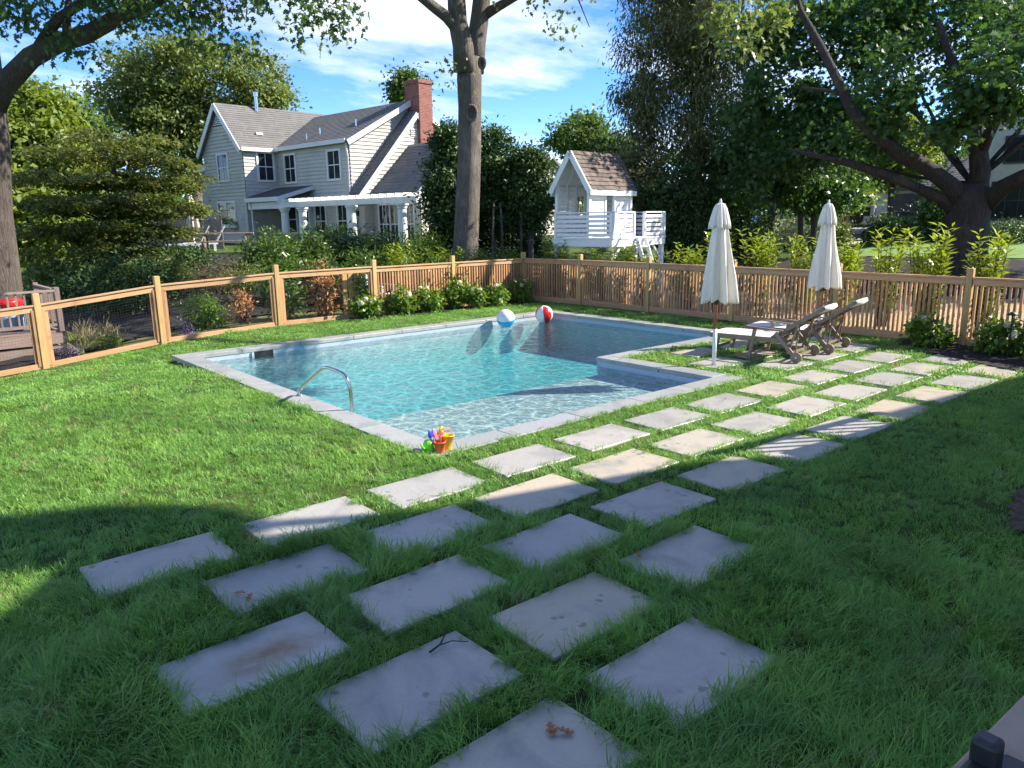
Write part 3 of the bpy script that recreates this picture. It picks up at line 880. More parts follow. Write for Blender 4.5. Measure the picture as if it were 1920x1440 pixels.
# ------------------------------------------------------------------ fences
def post(parent, org, x, y, z, h=1.2, w=.105):
    o = MB().box((0, 0, h / 2), (w, w, h + .2)).build('post', m_post, parent, bevel=.006, seg=1)
    o.location = Vector((x, y, z)) - org
    return o
FA = Vector((13.98, 15.85, 0))                                   # the corner
side_posts = [(13.98, 15.85), (14.18, 13.85), (14.14, 11.56), (14.08, 9.22), (14.02, 6.90), (13.94, 4.62), (13.86, 2.30), (13.78, 0.0)]
pk_me = MB().box((0, 0, 0), (.036, .036, .94)).me('picket', m_cedar_v)
def picket_panel(par, org, a, b, n, matr):
    a = Vector((a[0], a[1], 0)); b = Vector((b[0], b[1], 0)); d = (b - a).normalized(); an = math.atan2(d.y, d.x)
    a2 = a + d * .055; b2 = b - d * .055
    nrm = Vector((-d.y, d.x, 0))
    up = Vector((0, 0, 1))
    MB().beam(a2 + up * 1.075, b2 + up * 1.075, .06, .095).build('top_rail', matr, par, origin=org, bevel=.004, seg=1)
    MB().beam(a2 + up * 1.141, b2 + up * 1.141, .105, .034).build('cap_board', matr, par, origin=org, bevel=.004, seg=1)
    MB().beam(a2 + up * .062, b2 + up * .062, .045, .145).build('bottom_board', matr, par, origin=org, bevel=.004, seg=1)
    for i in range(n):
        p = a2.lerp(b2, (i + .7) / (n + .4)) + up * .58
        o = link('picket', pk_me, par, p - org, (random.uniform(-.004, .004), random.uniform(-.004, .004), an + random.uniform(-.06, .06)))
random.seed(21)
f1 = thing('picket_fence', 'cedar picket fence with posts running along the right side of the lawn', 'fence', (14.0, 4.6, 0))
for (x, y) in side_posts[1:]: post(f1, f1.location, x, y, 0)
for i in range(len(side_posts) - 1): picket_panel(f1, f1.location, side_posts[i + 1], side_posts[i], 26 if i else 22, m_cedar_y)
f2 = thing('picket_fence', 'short cedar picket fence behind the hydrangeas at the back of the pool', 'fence', (11.5, 15.85, 0))
bp = [(9.22, 15.82), (11.54, 15.84), (13.98, 15.85)]
for (x, y) in bp: post(f2, f2.location, x, y, 0, 1.22)
for i in range(2): picket_panel(f2, f2.location, bp[i], bp[i + 1], 27, m_cedar_x)
# wire mesh fence
f3 = thing('wire_fence', 'cedar framed wire mesh fence stepping down the slope at left', 'fence', (6.8, 15.8, 0))
mp_ = [(-2.1, 15.6, -.50), (0.10, 15.7, -.48), (2.30, 15.8, -.335), (4.36, 15.8, -.115), (6.80, 15.8, -.015)]
for (x, y, z) in mp_: post(f3, f3.location, x, y, z, 1.24 if x > 4 else 1.27)
m_wire = M('galvanised_wire', (.05, .05, .05), (.09, .09, .09), 10, .5, metal=.5)
ends = mp_ + [(9.22, 15.82, 0)]
for i in range(len(ends) - 1):
    a = Vector(ends[i]); b = Vector(ends[i + 1]); d = (b - a); dh = Vector((d.x, d.y, 0)).normalized()
    a2 = a + d * (.055 / d.length); b2 = b - d * (.055 / d.length); up = Vector((0, 0, 1)); o3 = f3.location
    MB().beam(a2 + up * 1.09, b2 + up * 1.09, .05, .10).build('top_rail', m_cedar_x, f3, origin=o3, bevel=.004, seg=1)
    MB().beam(a2 + up * 1.158, b2 + up * 1.158, .095, .032).build('cap_board', m_cedar_x, f3, origin=o3, bevel=.004, seg=1)
    MB().beam(a2 + up * .06, b2 + up * .06, .045, .10).build('bottom_rail', m_cedar_x, f3, origin=o3, bevel=.004, seg=1)
    for s, q in ((1, a2), (-1, b2)):
        for k, wdt in ((.028, .05), (.078, .045)):
            p = q + dh * s * k
            MB().box(p + up * .57 + Vector((0, (.0 if k < .05 else .012), 0)), (wdt, .07 if k < .05 else .045, 1.02)).build('side_trim', m_cedar_v, f3, origin=o3)
    wm = MB()
    for z in np.arange(.13, 1.03, .05): wm.beam(a2 + up * z, b2 + up * z, .0022, .0022)
    n = int((b2 - a2).length / .05)
    for k in range(1, n):
        p = a2.lerp(b2, k / n); wm.beam(p + up * .11, p + up * 1.04, .0018, .0018)
    wm.build('wire_mesh', m_wire, f3, origin=o3)
# timber gate end behind the wire fence
gt = thing('timber_panel', 'pale timber gate panel standing just behind the last wire panel', 'gate', (8.75, 16.1, 0))
for k in range(3):
    MB().bb(-.22 + k * .15, -.10 + k * .15, -.02, .02, .05, 1.08).build('board', m_post, gt, bevel=.004, seg=1)
MB().bb(-.24, .22, .022, .06, .9, 1.0).build('brace', m_post, gt)

# ------------------------------------------------------------------ hydrangeas
def hydrangea(label, x, y, h, w, heads, seed):
    rng = np.random.default_rng(seed)
    z = hzf(x, y)
    t = make_shrub('hydrangea', label, (x, y, z), [(0, 0, h * .5, w, w, h * .47)], 40, 720, .085, .105, .065, L_hyd, seed, 'hydrangeas along the fences', 'hydrangea', shell=.35, nstem=8)
    for k in range(heads):
        a = rng.random() * 6.283; el = rng.uniform(.1, 1.2)
        c = np.array((math.cos(a) * math.cos(el) * w, math.sin(a) * math.cos(el) * w, h * .5 + math.sin(el) * h * .52))
        n = 70
        d = unit(rng.normal(size=(n, 3))); r = rng.uniform(.045, .068)
        pos = c + d * r * rng.uniform(.75, 1.05, (n, 1)) * np.array((1, 1, .85))
        leaves('flower_head', pos, d, np.cross(d, rng.normal(size=(n, 3))), .036, .036, L_flower, t, (0, 0, 0), rng, .1)
    return t
ords = ['first', 'second', 'third', 'fourth', 'fifth', 'sixth', 'seventh']
for k, (px, py, h, w, hd) in enumerate(((683, 592, .58, .32, 4), (742, 585, .80, .34, 4), (797, 581, .80, .36, 3), (846, 574, .80, .34, 5), (884, 574, .62, .32, 4), (926, 571, .66, .38, 3), (968, 563, .74, .36, 3))):
    g = gp(px, py + 4)
    h *= .86; w *= .78
    hydrangea(ords[k] + ' white flowering hydrangea from the left along the back fence', g.x, min(g.y, 15.62) - .12, h, w, hd, 100 + k)
hydrangea('hydrangea with pale yellow blooms beside the right fence post', 13.45, 5.0, .50, .27, 3, 120)
hydrangea('hydrangea with cream blooms at the far right edge by the path light', 13.42, 3.9, .50, .30, 6, 121)
hydrangea('small hydrangea mostly outside the frame past the path light', 13.3, 3.0, .6, .38, 4, 122)

# ------------------------------------------------------------------ path lights
def path_light(label, x, y, h=.62):
    z = hzf(x, y)
    t = thing('path_light', label, 'garden light', (x, y, z), 0, 'path lights in the beds')
    MB().tube([(0, 0, -.1), (0, 0, h)], .011, 8).build('stem', m_dark, t)
    MB().lathe([(.004, h + .05), (.03, h + .035), (.085, h + .0), (.082, h - .008), (.012, h - .004)], 20).build('cap', m_dark, t, smooth=True)
path_light('black path light between the first two hydrangeas', 9.34, 15.30, .60)
path_light('black path light by the last hydrangea near the fence corner', 13.05, 15.18, .60)
path_light('black path light with flat cap in the mulch at far right', 13.15, 3.72, .68)

# ------------------------------------------------------------------ handrail
hr = thing('pool_handrail', 'bent stainless steel handrail at the left edge of the pool', 'handrail', (4.07, 8.5, 0))
def smooth_path(pts, n=8):
    P = [Vector(p) for p in pts]; o = []
    for i in range(len(P) - 1):
        p0 = P[max(i - 1, 0)]; p1 = P[i]; p2 = P[i + 1]; p3 = P[min(i + 2, len(P) - 1)]
        for k in range(n):
            t = k / n
            o.append(.5 * ((2 * p1) + (p2 - p0) * t + (2 * p0 - 5 * p1 + 4 * p2 - p3) * t * t + (3 * p1 - p0 - 3 * p2 + p3) * t ** 3))
    o.append(P[-1]); return o
MB().tube(smooth_path([(4.07, 9.03, -.02), (4.07, 9.03, .07), (4.08, 8.98, .12), (4.13, 8.48, .42), (4.14, 8.40, .455), (4.15, 8.30, .465), (4.16, 8.05, .45), (4.17, 7.94, .41), (4.18, 7.89, .33), (4.19, 7.87, .2), (4.20, 7.87, -.28)], 6), .023, 14).build('rail', m_steel, hr, smooth=True, origin=hr.location)
MB().lathe([(.05, .016), (.05, .022), (.026, .032)], 20, (4.07, 9.03, 0)).build('flange', m_steel, hr, smooth=True, origin=hr.location)

# ------------------------------------------------------------------ beach balls
def beach_ball(label, x, y, r, cols, rot, top=None):
    t = thing('beach_ball', label, 'beach ball', (x, y, WATER_Z + r * .84))
    t.rotation_euler = rot
    for k, c in enumerate(cols):
        v = []; f = []; na, nb = 8, 14
        for i in range(na + 1):
            for j in range(nb + 1):
                a = 2 * math.pi * (k + i / na) / len(cols); b = math.pi * j / nb
                rr = r * (1 - .012 * (abs(i / na - .5) * 2) ** 6)
                v.append((rr * math.sin(b) * math.cos(a), rr * math.sin(b) * math.sin(a), rr * math.cos(b)))
        for i in range(na):
            for j in range(nb):
                f.append((i * (nb + 1) + j, i * (nb + 1) + j + 1, (i + 1) * (nb + 1) + j + 1, (i + 1) * (nb + 1) + j))
        MB().add(v, f).build('gore', c, t, smooth=True)
    MB().lathe([(.16 * r, .986 * r), (.15 * r, 1.004 * r), (.02 * r, 1.012 * r)], 16).build('end_cap', m_vwhite, t, smooth=True)
m_vwhite = M('white_vinyl', (.80, .80, .78), (.76, .76, .75), 3, .25)
m_vblue = M('blue_vinyl', (.02, .36, .72), (.02, .33, .68), 3, .25)
m_vred = M('red_vinyl', (.75, .02, .02), (.68, .018, .018), 3, .25)
m_vyel = M('yellow_vinyl', (.85, .55, .02), (.8, .5, .02), 3, .25)
b1 = gp(948, 597, .04); b2 = gp(1015, 588, .04)
beach_ball('white beach ball with a blue underside and yellow edge floating in the pool', b1.x, b1.y, .205, [m_vblue, m_vblue, m_vwhite, m_vyel, m_vwhite, m_vwhite], (R_(90), R_(162), R_(40)))
beach_ball('red and white beach ball floating near the far pool corner', b2.x - .05, b2.y - .15, .205, [m_vred, m_vwhite, m_vred, m_vwhite, m_vred, m_vwhite], (R_(6), R_(12), R_(224)))

# ------------------------------------------------------------------ sand toys on the coping corner
T = Vector((3.98, 5.83, .016))
def plastic(n, c): return M(n, c, tuple(v * .9 for v in c), 4, .35)
m_or, m_ye, m_gr, m_bl, m_pk, m_pu = plastic('orange_plastic', (.85, .16, .03)), plastic('yellow_plastic', (.90, .50, .01)), plastic('lime_plastic', (.22, .70, .03)), plastic('blue_plastic', (.03, .06, .55)), plastic('pink_plastic', (.90, .22, .30)), plastic('coral_plastic', (.85, .07, .04))
def bucket(name, label, m, x, y, r0, r1, h, hm, tilt=(0, 0, 0)):
    t = thing(name, label, 'toy bucket', T + Vector((x, y, 0)), 0, 'sand toys'); t.rotation_euler = tilt
    MB().lathe([(r0 * .98, 0), (r0, .004), (r1, h), (r1 + .006, h), (r1 + .006, h + .008), (r1 - .004, h + .008), (r0 - .006, .01)], 24).build('tub', m, t, smooth=True)
    pts = [(math.cos(a) * (r1 + .004), math.sin(a) * .03, h + math.sin(a) * r1 * .9) for a in np.linspace(0, math.pi, 11)]
    MB().tube(pts, .004, 6).build('handle', hm, t, smooth=True)
bucket('toy_bucket', 'small orange toy bucket at the front of the sand toys', m_or, .00, -.07, .045, .056, .10, m_pu)
bucket('toy_bucket', 'yellow toy bucket with red handle on the coping corner', m_ye, .10, -.02, .058, .075, .135, m_pu, (0, R_(6), 0))
wc = thing('toy_watering_can', 'lime green toy watering can beside the orange bucket', 'watering can', T + Vector((-.075, .015, 0)), R_(200), 'sand toys')
MB().lathe([(.05, 0), (.055, .005), (.05, .09), (.035, .115), (.03, .118)], 20).build('tank', m_gr, wc, smooth=True)
MB().tube([(.04, 0, .03), (.09, 0, .07), (.12, 0, .11)], [.014, .01, .009], 10).build('spout', m_gr, wc, smooth=True)
MB().tube([(-.045, 0, .03), (-.09, 0, .05), (-.085, 0, .1), (-.03, 0, .118)], .006, 8).build('handle', m_gr, wc, smooth=True)
def sand_tool(label, m, x, y, az, el, kind):
    t = thing('sand_tool', label, 'sand toy', T + Vector((x, y, .02)), az, 'sand toys'); t.rotation_euler = (0, el, az)
    MB().tube([(0, 0, 0), (0, 0, .13)], .0075, 8).build('handle', m, t, smooth=True)
    if kind == 'rake':
        b = MB().bb(-.005, .005, -.035, .035, .13, .142)
        for k in range(5): b.tube([(0, -.03 + k * .015, .14), (.012, -.03 + k * .015, .165)], .003, 6)
        b.build('rake_head', m, t)
    else:
        MB().lathe([(.008, .125), (.03, .14), (.034, .17), (.022, .205), (.004, .215)], 12, fn=lambda r, z, q: (r * (1 - .55 * abs(math.sin(q))), 0)).build('blade', m, t, smooth=True)
sand_tool('pink sand shovel standing up behind the orange bucket', m_pk, .02, .00, .3, -.25, 'shovel')
sand_tool('coral sand rake leaning in the toy pile', m_pu, .05, .0, 1.0, .25, 'rake')
sand_tool('yellow sand shovel leaning in the toy pile', m_ye, .035, .02, .2, .35, 'shovel')
sand_tool('blue sand scoop on top of the watering can', m_bl, -.03, -.01, 3.4, .25, 'shovel')
sand_tool('pink sand rake fanned out above the orange bucket', m_pk, .03, -.03, 5.2, .15, 'rake')
sand_tool('orange sand shovel fanned out above the orange bucket', m_or, .045, -.02, .9, .45, 'shovel')

# ------------------------------------------------------------------ umbrellas
m_canvas, t_, p_, l_ = mnew('cream_canvas')
p_.inputs['Base Color'].default_value = (.86, .84, .77, 1); p_.inputs['Roughness'].default_value = .9
trn = nn(t_, 'ShaderNodeBsdfTranslucent'); trn.inputs['Color'].default_value = (.8, .75, .62, 1)
mxs = nn(t_, 'ShaderNodeMixShader'); mxs.inputs[0].default_value = .3
l_(bumpn(t_, noisen(t_, 9, 4, .6, sc=(3, 3, .6)), .35, .02), p_.inputs['Normal'])
l_(p_.outputs[0], mxs.inputs[1]); l_(trn.outputs[0], mxs.inputs[2]); l_(mxs.outputs[0], t_.nodes['Material Output'].inputs['Surface'])
m_teak = woodmat('varnished_pole', (.42, .13, .045), (.30, .085, .03), (14, 14, 1), .05, .35)
def umbrella(label, x, y, top, sc, rz, canvas=None, group='closed pool umbrellas', z=0, detail=True):
    canvas = canvas or m_canvas
    t = thing('patio_umbrella', label, 'umbrella', (x, y, z), rz, group)
    H = top
    MB().tube([(0, 0, .02), (0, 0, .56)], .031, 16).build('base_sleeve', m_white, t, smooth=True)
    kn = MB()
    for k in (.22, .42): kn.tube([(.03, 0, k), (.06, 0, k)], .006, 6).lathe([(.022, k - .0), (.022, k + .008)], 10, (.065, 0, 0))
    kn.build('clamp_knob', m_white, t)
    MB().tube([(0, 0, .5), (0, 0, H - .03)], .021, 14).build('pole', m_teak, t, smooth=True)
    MB().lathe([(.024, .92), (.042, .94), (.042, 1.08), (.034, 1.12)], 14).tube([(.035, 0, 1.0), (.075, 0, 1.0), (.08, 0, .95)], .008, 6).build('crank_box', m_black, t, smooth=True)
    n = 96; rg = random.Random(int(rz * 100)); ph = [rg.uniform(0, 6.28) for _ in range(6)]
    def pleat(r, zz, q):
        s = min(1, max(0, (2.12 - zz) / 1.1)) if zz < 2.2 else .5
        a = .12 + .20 * s
        f = 1 + a * math.cos(8 * q + .5 * math.sin(zz * 3 + ph[0])) + .45 * a * math.cos(16 * q + ph[1] + zz * 1.5) + .3 * a * math.cos(5 * q + ph[2] + zz * 2)
        return r * f * (1 + .12 * math.cos(q + ph[3])), 0
    def hem(r, zz, q):
        rr, _ = pleat(r, zz, q)
        return rr, (-.045 * (.5 + .5 * math.cos(8 * q + .5)) - .02 * math.cos(3 * q + ph[4]) if zz < 1.06 else 0)
    k = H / 2.42
    pr = [(.16, 1.02), (.196, 1.00), (.194, 1.05), (.188, 1.15), (.172, 1.35), (.152, 1.55), (.132, 1.75), (.114, 1.92), (.10, 2.06), (.095, 2.12), (.03, 2.16)]
    MB().lathe([(r * sc, zz * k) for r, zz in pr], n, fn=hem).build('canopy', canvas, t, smooth=True)
    pv = [(.10, 2.07), (.148, 2.045), (.140, 2.10), (.112, 2.22), (.085, 2.32), (.055, 2.375), (.02, 2.39)]
    MB().lathe([(r * sc, zz * k) for r, zz in pv], n, fn=lambda r, zz, q: (r * (1 + .10 * math.cos(8 * q + ph[5]) + .06 * math.cos(16 * q)), -.03 * math.cos(8 * q + ph[5]) if zz < 2.08 * k else 0)).build('vent_cap', canvas, t, smooth=True)
    MB().lathe([(.018, H - .04), (.02, H - .01), (.012, H + .02), (.003, H + .03)], 12).build('finial', m_white, t, smooth=True)
    if detail: MB().lathe([(.175 * sc, 1.30 * k), (.178 * sc, 1.33 * k)], 8).v
    return t
umbrella('closed cream umbrella on a white sleeve nearest the pool notch', 9.55, 6.52, 2.42, 1.0, .4)
umbrella('closed cream umbrella behind the loungers near the fence', 12.52, 6.42, 2.42, .98, 1.7)

# ------------------------------------------------------------------ loungers
m_res = M('taupe_resin', (.235, .175, .13), (.19, .14, .105), 5, .55)
m_sling = M('white_sling', (.78, .76, .70), (.72, .70, .65), 200, .8, .2, 300)
def lounger(label, x, y, rz):
    t = thing('sun_lounger', label, 'lounger', (x, y, .0), rz, 'sun loungers by the pool')
    # local x runs from the wheels to the foot end
    w = .34; zs = .33
    for s in (-1, 1):
        MB().beam((.30, s * w, zs), (1.42, s * w, zs), .045, .075).build('side_rail', m_res, t, bevel=.008, seg=1)
        MB().beam((1.27, s * w, zs), (1.34, s * w, .02), .045, .06).build('leg', m_res, t, bevel=.006, seg=1)
        MB().beam((.66, s * (w + .04), zs + .16), (.74, s * (w + .04), .02), .035, .06).build('leg', m_res, t, bevel=.006, seg=1)
        MB().beam((.34, s * (w + .04), zs + .12), (.02, s * (w + .04), .09), .035, .065).build('wheel_leg', m_res, t, bevel=.006, seg=1)
        MB().beam((.22, s * (w + .04), zs + .155), (.80, s * (w + .04), zs + .19), .055, .025).build('armrest', m_res, t, bevel=.008, seg=2)
        wh = MB(); R0 = .085
        wh.lathe([(R0 * .2, -.02), (R0 * .95, -.02), (R0, -.012), (R0, .012), (R0 * .95, .02), (R0 * .2, .02)], 24)
        o = wh.build('wheel', m_res, t, smooth=False); o.location = (-.01, s * (w + .075), R0 + .018); o.rotation_euler = (R_(90), 0, 0)
        h = MB().lathe([(.014, -.025), (.014, .025)], 10).build('hub', m_steel, o)
    MB().beam((1.41, -w, zs), (1.41, w, zs), .045, .07).beam((.32, -w, zs - .02), (.32, w, zs - .02), .04, .05).beam((1.31, -w, .14), (1.31, w, .14), .03, .035).beam((.72, -w, .13), (.72, w, .13), .03, .035).build('cross_bar', m_res, t)
    MB().beam((.10, -w - .04, .15), (.10, w + .04, .15), .05, .022).beam((.03, -w - .04, .10), (.03, w + .04, .10), .03, .03).build('rear_bar', m_res, t)
    MB().bb(.33, 1.43, -w + .02, w - .02, zs + .026, zs + .036).build('seat_sling', m_sling, t)
    b = empty('backrest', (.42, 0, zs + .02), 0, t)
    ang = R_(34); Lb = .90
    e = Vector((-math.cos(ang), 0, math.sin(ang)))
    nb_ = Vector((math.sin(ang), 0, math.cos(ang)))
    fr = MB()
    for s in (-1, 1): fr.beam(Vector((0, s * (w - .04), 0)), e * Lb + Vector((0, s * (w - .06), 0)), .04, .06, up=tuple(nb_))
    fr.beam(e * .45 + Vector((0, -w + .05, -.02)), e * .45 + Vector((0, w - .05, -.02)), .03, .03)
    fr.build('back_frame', m_res, b, bevel=.006, seg=1)
    sl_ = MB()
    pr = [(.02, .034), (.3, .022), (.6, .024), (Lb - .02, .038), (Lb + .02, .02), (Lb + .01, -.03), (Lb - .06, -.04), (Lb - .13, -.03)]
    v = []; f = []
    for (a, c) in pr:
        p = e * a + nb_ * c
        v += [p + Vector((0, -w + .05, 0)), p + Vector((0, w - .05, 0))]
    for k in range(len(pr) - 1): f.append((2 * k, 2 * k + 1, 2 * k + 3, 2 * k + 2))
    o = sl_.add(v, f).build('back_sling', m_sling, b, smooth=True)
    so_ = o.modifiers.new('solid', 'SOLIDIFY'); so_.thickness = .006
    st = MB()
    for s in (-1, 1):
        q = Vector((.42, 0, zs + .02)) + e * .5
        st.beam(q + Vector((0, s * (w - .02), 0)), (.16, s * (w - .02), .13), .018, .03)
        st.beam(q + Vector((0, s * (w - .06), 0)), (.06, s * (w - .06), .11), .012, .02)
    st.build('back_strut', m_res, t)
    return t
lounger('taupe sun lounger with white sling nearest the pool', 10.90, 5.80, R_(100))
lounger('taupe sun lounger with white sling nearest the right fence', 11.97, 5.83, R_(99))
# ------------------------------------------------------------------ neighbouring house
def shingle_wall(name, c1, c2, sc=(1, 1, 1)):
    m, t, p, l = mnew(name)
    g = nn(t, 'ShaderNodeTexCoord').outputs['Object']
    n = noisen(t, 1.2, 4, .6, vec=g); f = noisen(t, 9, 5, .7, sc=(2.2, 2.2, .5))
    col = mixn(t, c1, c2, rampn(t, f, .3, .7))
    col = mixn(t, col, tuple(v * .85 for v in c2), rampn(t, n, .5, .8))
    l(col, p.inputs['Base Color']); p.inputs['Roughness'].default_value = .85
    return m
def roofmat(name, c1, c2, c3, scale=1.0):
    m, t, p, l = mnew(name)
    g = nn(t, 'ShaderNodeTexCoord').outputs['Object']
    v = nn(t, 'ShaderNodeTexVoronoi'); v.inputs['Scale'].default_value = 3.2 * scale; l(g, v.inputs['Vector'])
    col = mixn(t, c1, c2, v.outputs['Color'])
    col = mixn(t, col, c3, rampn(t, noisen(t, 22 * scale, 4, .7, vec=g), .5, .75))
    l(col, p.inputs['Base Color']); p.inputs['Roughness'].default_value = .92
    l(bumpn(t, noisen(t, 40, 3, .6, vec=g), .4, .02), p.inputs['Normal'])
    return m
m_side = shingle_wall('grey_shingle_siding', (.58, .55, .47), (.51, .485, .415))
m_roof = roofmat('asphalt_shingle', (.135, .13, .12), (.19, .18, .165), (.095, .09, .085))
m_trim = M('house_trim', (.78, .77, .73), (.72, .71, .68), 2, .55)
m_glass, t_, p_, l_ = mnew('window_glass')
p_.inputs['Base Color'].default_value = (.025, .03, .035, 1); p_.inputs['Roughness'].default_value = .05; p_.inputs['Specular IOR Level'].default_value = .3
m_brick, t_, p_, l_ = mnew('red_brick')
bk = nn(t_, 'ShaderNodeTexBrick'); gpos = nn(t_, 'ShaderNodeTexCoord').outputs['Object']
sx = nn(t_, 'ShaderNodeSeparateXYZ'); l_(gpos, sx.inputs[0]); ad = nn(t_, 'ShaderNodeMath', operation='ADD'); l_(sx.outputs[0], ad.inputs[0]); l_(sx.outputs[1], ad.inputs[1])
cb = nn(t_, 'ShaderNodeCombineXYZ'); l_(ad.outputs[0], cb.inputs[0]); l_(sx.outputs[2], cb.inputs[1]); l_(cb.outputs[0], bk.inputs['Vector'])
for k, v in (('Scale', 1), ('Mortar Size', .009), ('Brick Width', .23), ('Row Height', .075), ('Bias', 0)): bk.inputs[k].default_value = v
bk.inputs['Color1'].default_value = (.30, .075, .045, 1); bk.inputs['Color2'].default_value = (.20, .05, .035, 1); bk.inputs['Mortar'].default_value = (.30, .22, .18, 1)
l_(mixn(t_, bk.outputs['Color'], (.15, .05, .04), rampn(t_, noisen(t_, 3, 4, .6, vec=gpos), .5, .75)), p_.inputs['Base Color']); p_.inputs['Roughness'].default_value = .9

HG = 1.1
hs_ = thing('shingled_house', 'two storey grey shingled house with brick chimney beyond the wire fence', 'house', (19.38, 34.99, HG), R_(7))
EA, RG = 6.2 - HG, 8.32 - HG
DP, LN = 7.9, 6.72
WA0, WA1, WB = LN, 11.15, -2.06                       # gabled wing
def wall(name, *qs, n=24):
    mb = MB()
    for (bl, br, tr, tl, k) in qs: mb.lapped(bl, br, tr, tl, k, .045)
    return mb.build(name, m_side, hs_)
core = MB().bb(.04, DP, .04, LN, -1, EA - .02).bb(WB + .04, DP - 2, LN, WA1 - .04, -1, EA - .02)
core.build('wall_core', m_side, hs_)
cz = .185
nc = int((EA + 1) / cz)
wall('front_siding', ((0, LN, -1), (0, 0, -1), (0, 0, EA), (0, LN, EA), nc))
wall('end_siding', ((0, 0, -1), (DP, 0, -1), (DP, 0, EA), (0, 0, EA), nc), ((0, 0, EA), (DP, 0, EA), (DP / 2, 0, RG), (DP / 2, 0, RG), 12))
wall('wing_front_siding', ((WB, WA1, -1), (WB, WA0, -1), (WB, WA0, EA), (WB, WA1, EA), nc), ((WB, WA1, EA), (WB, WA0, EA), (WB, (WA0 + WA1) / 2, 8.5 - HG), (WB, (WA0 + WA1) / 2, 8.5 - HG), 12))
wall('wing_side_siding', ((WB, WA0, -1), (0, WA0, -1), (0, WA0, EA), (WB, WA0, EA), nc))
# roofs
WM = (WA0 + WA1) / 2; WR = 8.55 - HG
oh = .28; ph = (RG - EA) / (DP / 2); pw = (WR - EA) / ((WA1 - WA0) / 2)
def roof(name, *qs, mat=None, n=18):
    mb = MB()
    for (bl, br, tr, tl, k) in qs:
        mb.slab([bl, br, tr, tl], .12); 
        up_ = (Vector(br) - Vector(bl)).cross(Vector(tl) - Vector(bl)).normalized() * .004
        mb.lapped(Vector(bl) + up_, Vector(br) + up_, Vector(tr) + up_, Vector(tl) + up_, k, .022)
    return mb.build(name, mat or m_roof, hs_)
roof('main_roof', ((-oh, LN + 2.3, EA - oh * ph + .12), (-oh, -oh, EA - oh * ph + .12), (DP / 2, -oh, RG + .12), (DP / 2, LN + 2.3, RG + .12), 22),
     ((DP + oh, -oh, EA - oh * ph + .12), (DP + oh, LN + 4, EA - oh * ph + .12), (DP / 2, LN + 4, RG + .12), (DP / 2, -oh, RG + .12), 22))
roof('wing_roof', ((WB - oh, WA0 - .22, EA - .22 * pw + .14), (DP / 2 + 1, WA0 - .22, EA - .22 * pw + .14), (DP / 2 + 1, WM, WR + .14), (WB - oh, WM, WR + .14), 20),
     ((DP / 2 + 1, WA1 + .22, EA - .22 * pw + .14), (WB - oh, WA1 + .22, EA - .22 * pw + .14), (WB - oh, WM, WR + .14), (DP / 2 + 1, WM, WR + .14), 20))
tr1 = MB()
tr1.beam((-oh - .02, -oh + .2, EA - .04), (-oh - .02, LN - .05, EA - .04), .05, .2)                       # gutter
tr1.beam((WB - .2, WA0 - .26, EA - .08), (-.1, WA0 - .26, EA - .08), .05, .2)
for (p, q) in (((-oh, -oh - .02, EA - oh * ph), (DP / 2, -oh - .02, RG)), ((DP + oh, -oh - .02, EA - oh * ph), (DP / 2, -oh - .02, RG)),
               ((WB - oh - .02, WA0 - .22, EA - .22 * pw), (WB - oh - .02, WM, WR)), ((WB - oh - .02, WA1 + .22, EA - .22 * pw), (WB - oh - .02, WM, WR))):
    tr1.beam(p, q, .05, .26)
tr1.build('roof_trim', m_trim, hs_)
MB().tube([(-.12, .10, EA - .15), (-.10, .08, EA - .5), (-.06, .06, EA - .8), (-.06, .06, 2.5)], .05, 8).build('downspout', m_trim, hs_)
gv = MB()
for k in range(7):
    z = 7.55 - HG + k * .1; hw = .62 - k * .085
    gv.bb(WB - .07, WB - .025, WM - hw, WM + hw, z, z + .05)
gv.build('gable_louvre', m_trim, hs_)
MB().add([(WB - .034, WM - .72, 7.5 - HG), (WB - .034, WM + .72, 7.5 - HG), (WB - .034, WM, 8.35 - HG)], [(0, 1, 2)]).build('gable_vent', m_dark, hs_)
# windows: (axis, fixed, lo, hi, z0, z1)
def window(par, ax, c, lo, hi, z0, z1, trim, sgn=-1, panes=2, vert=False, fw=.11, glass=None):
    """ax 'x': in the plane x=c facing -x; ax 'y': in the plane y=c facing -y"""
    def bx(mb, a0, a1, d0, d1, q0, q1):
        e0, e1 = c + sgn * d0, c + sgn * d1
        if ax == 'x': mb.bb(min(e0, e1), max(e0, e1), a0, a1, q0, q1)
        else: mb.bb(a0, a1, min(e0, e1), max(e0, e1), q0, q1)
        return mb
    f = MB()
    bx(f, lo - fw, lo, .0, .09, z0 - fw, z1 + fw); bx(f, hi, hi + fw, .0, .09, z0 - fw, z1 + fw)
    bx(f, lo, hi, .0, .09, z1, z1 + fw); bx(f, lo, hi, .0, .10, z0 - fw, z0)
    w = f.build('window', trim, par)
    g = MB(); bx(g, lo, hi, .01, .045, z0, z1); g.build('pane', glass or m_glass, w)
    s = MB()
    bx(s, lo, hi, .046, .07, (z0 + z1) / 2 - .025, (z0 + z1) / 2 + .025)
    for k in range(1, panes):
        p = lo + (hi - lo) * k / panes; bx(s, p - .018, p + .018, .046, .062, z0, z1)
    s.build('glazing_bar', trim, w)
    return w
window(hs_, 'x', 0, .80, 1.80, 4.40 - HG, 5.75 - HG, m_trim)
window(hs_, 'x', 0, 4.92, 5.90, 4.42 - HG, 5.80 - HG, m_trim)
window(hs_, 'y', LN, -1.22, -.36, 4.55 - HG, 5.95 - HG, m_trim)
window(hs_, 'x', WB, 8.40, 9.45, 4.60 - HG, 5.95 - HG, m_trim)
window(hs_, 'x', WB, 8.02, 9.86, 2.35 - HG, 3.35 - HG, m_trim, panes=2)
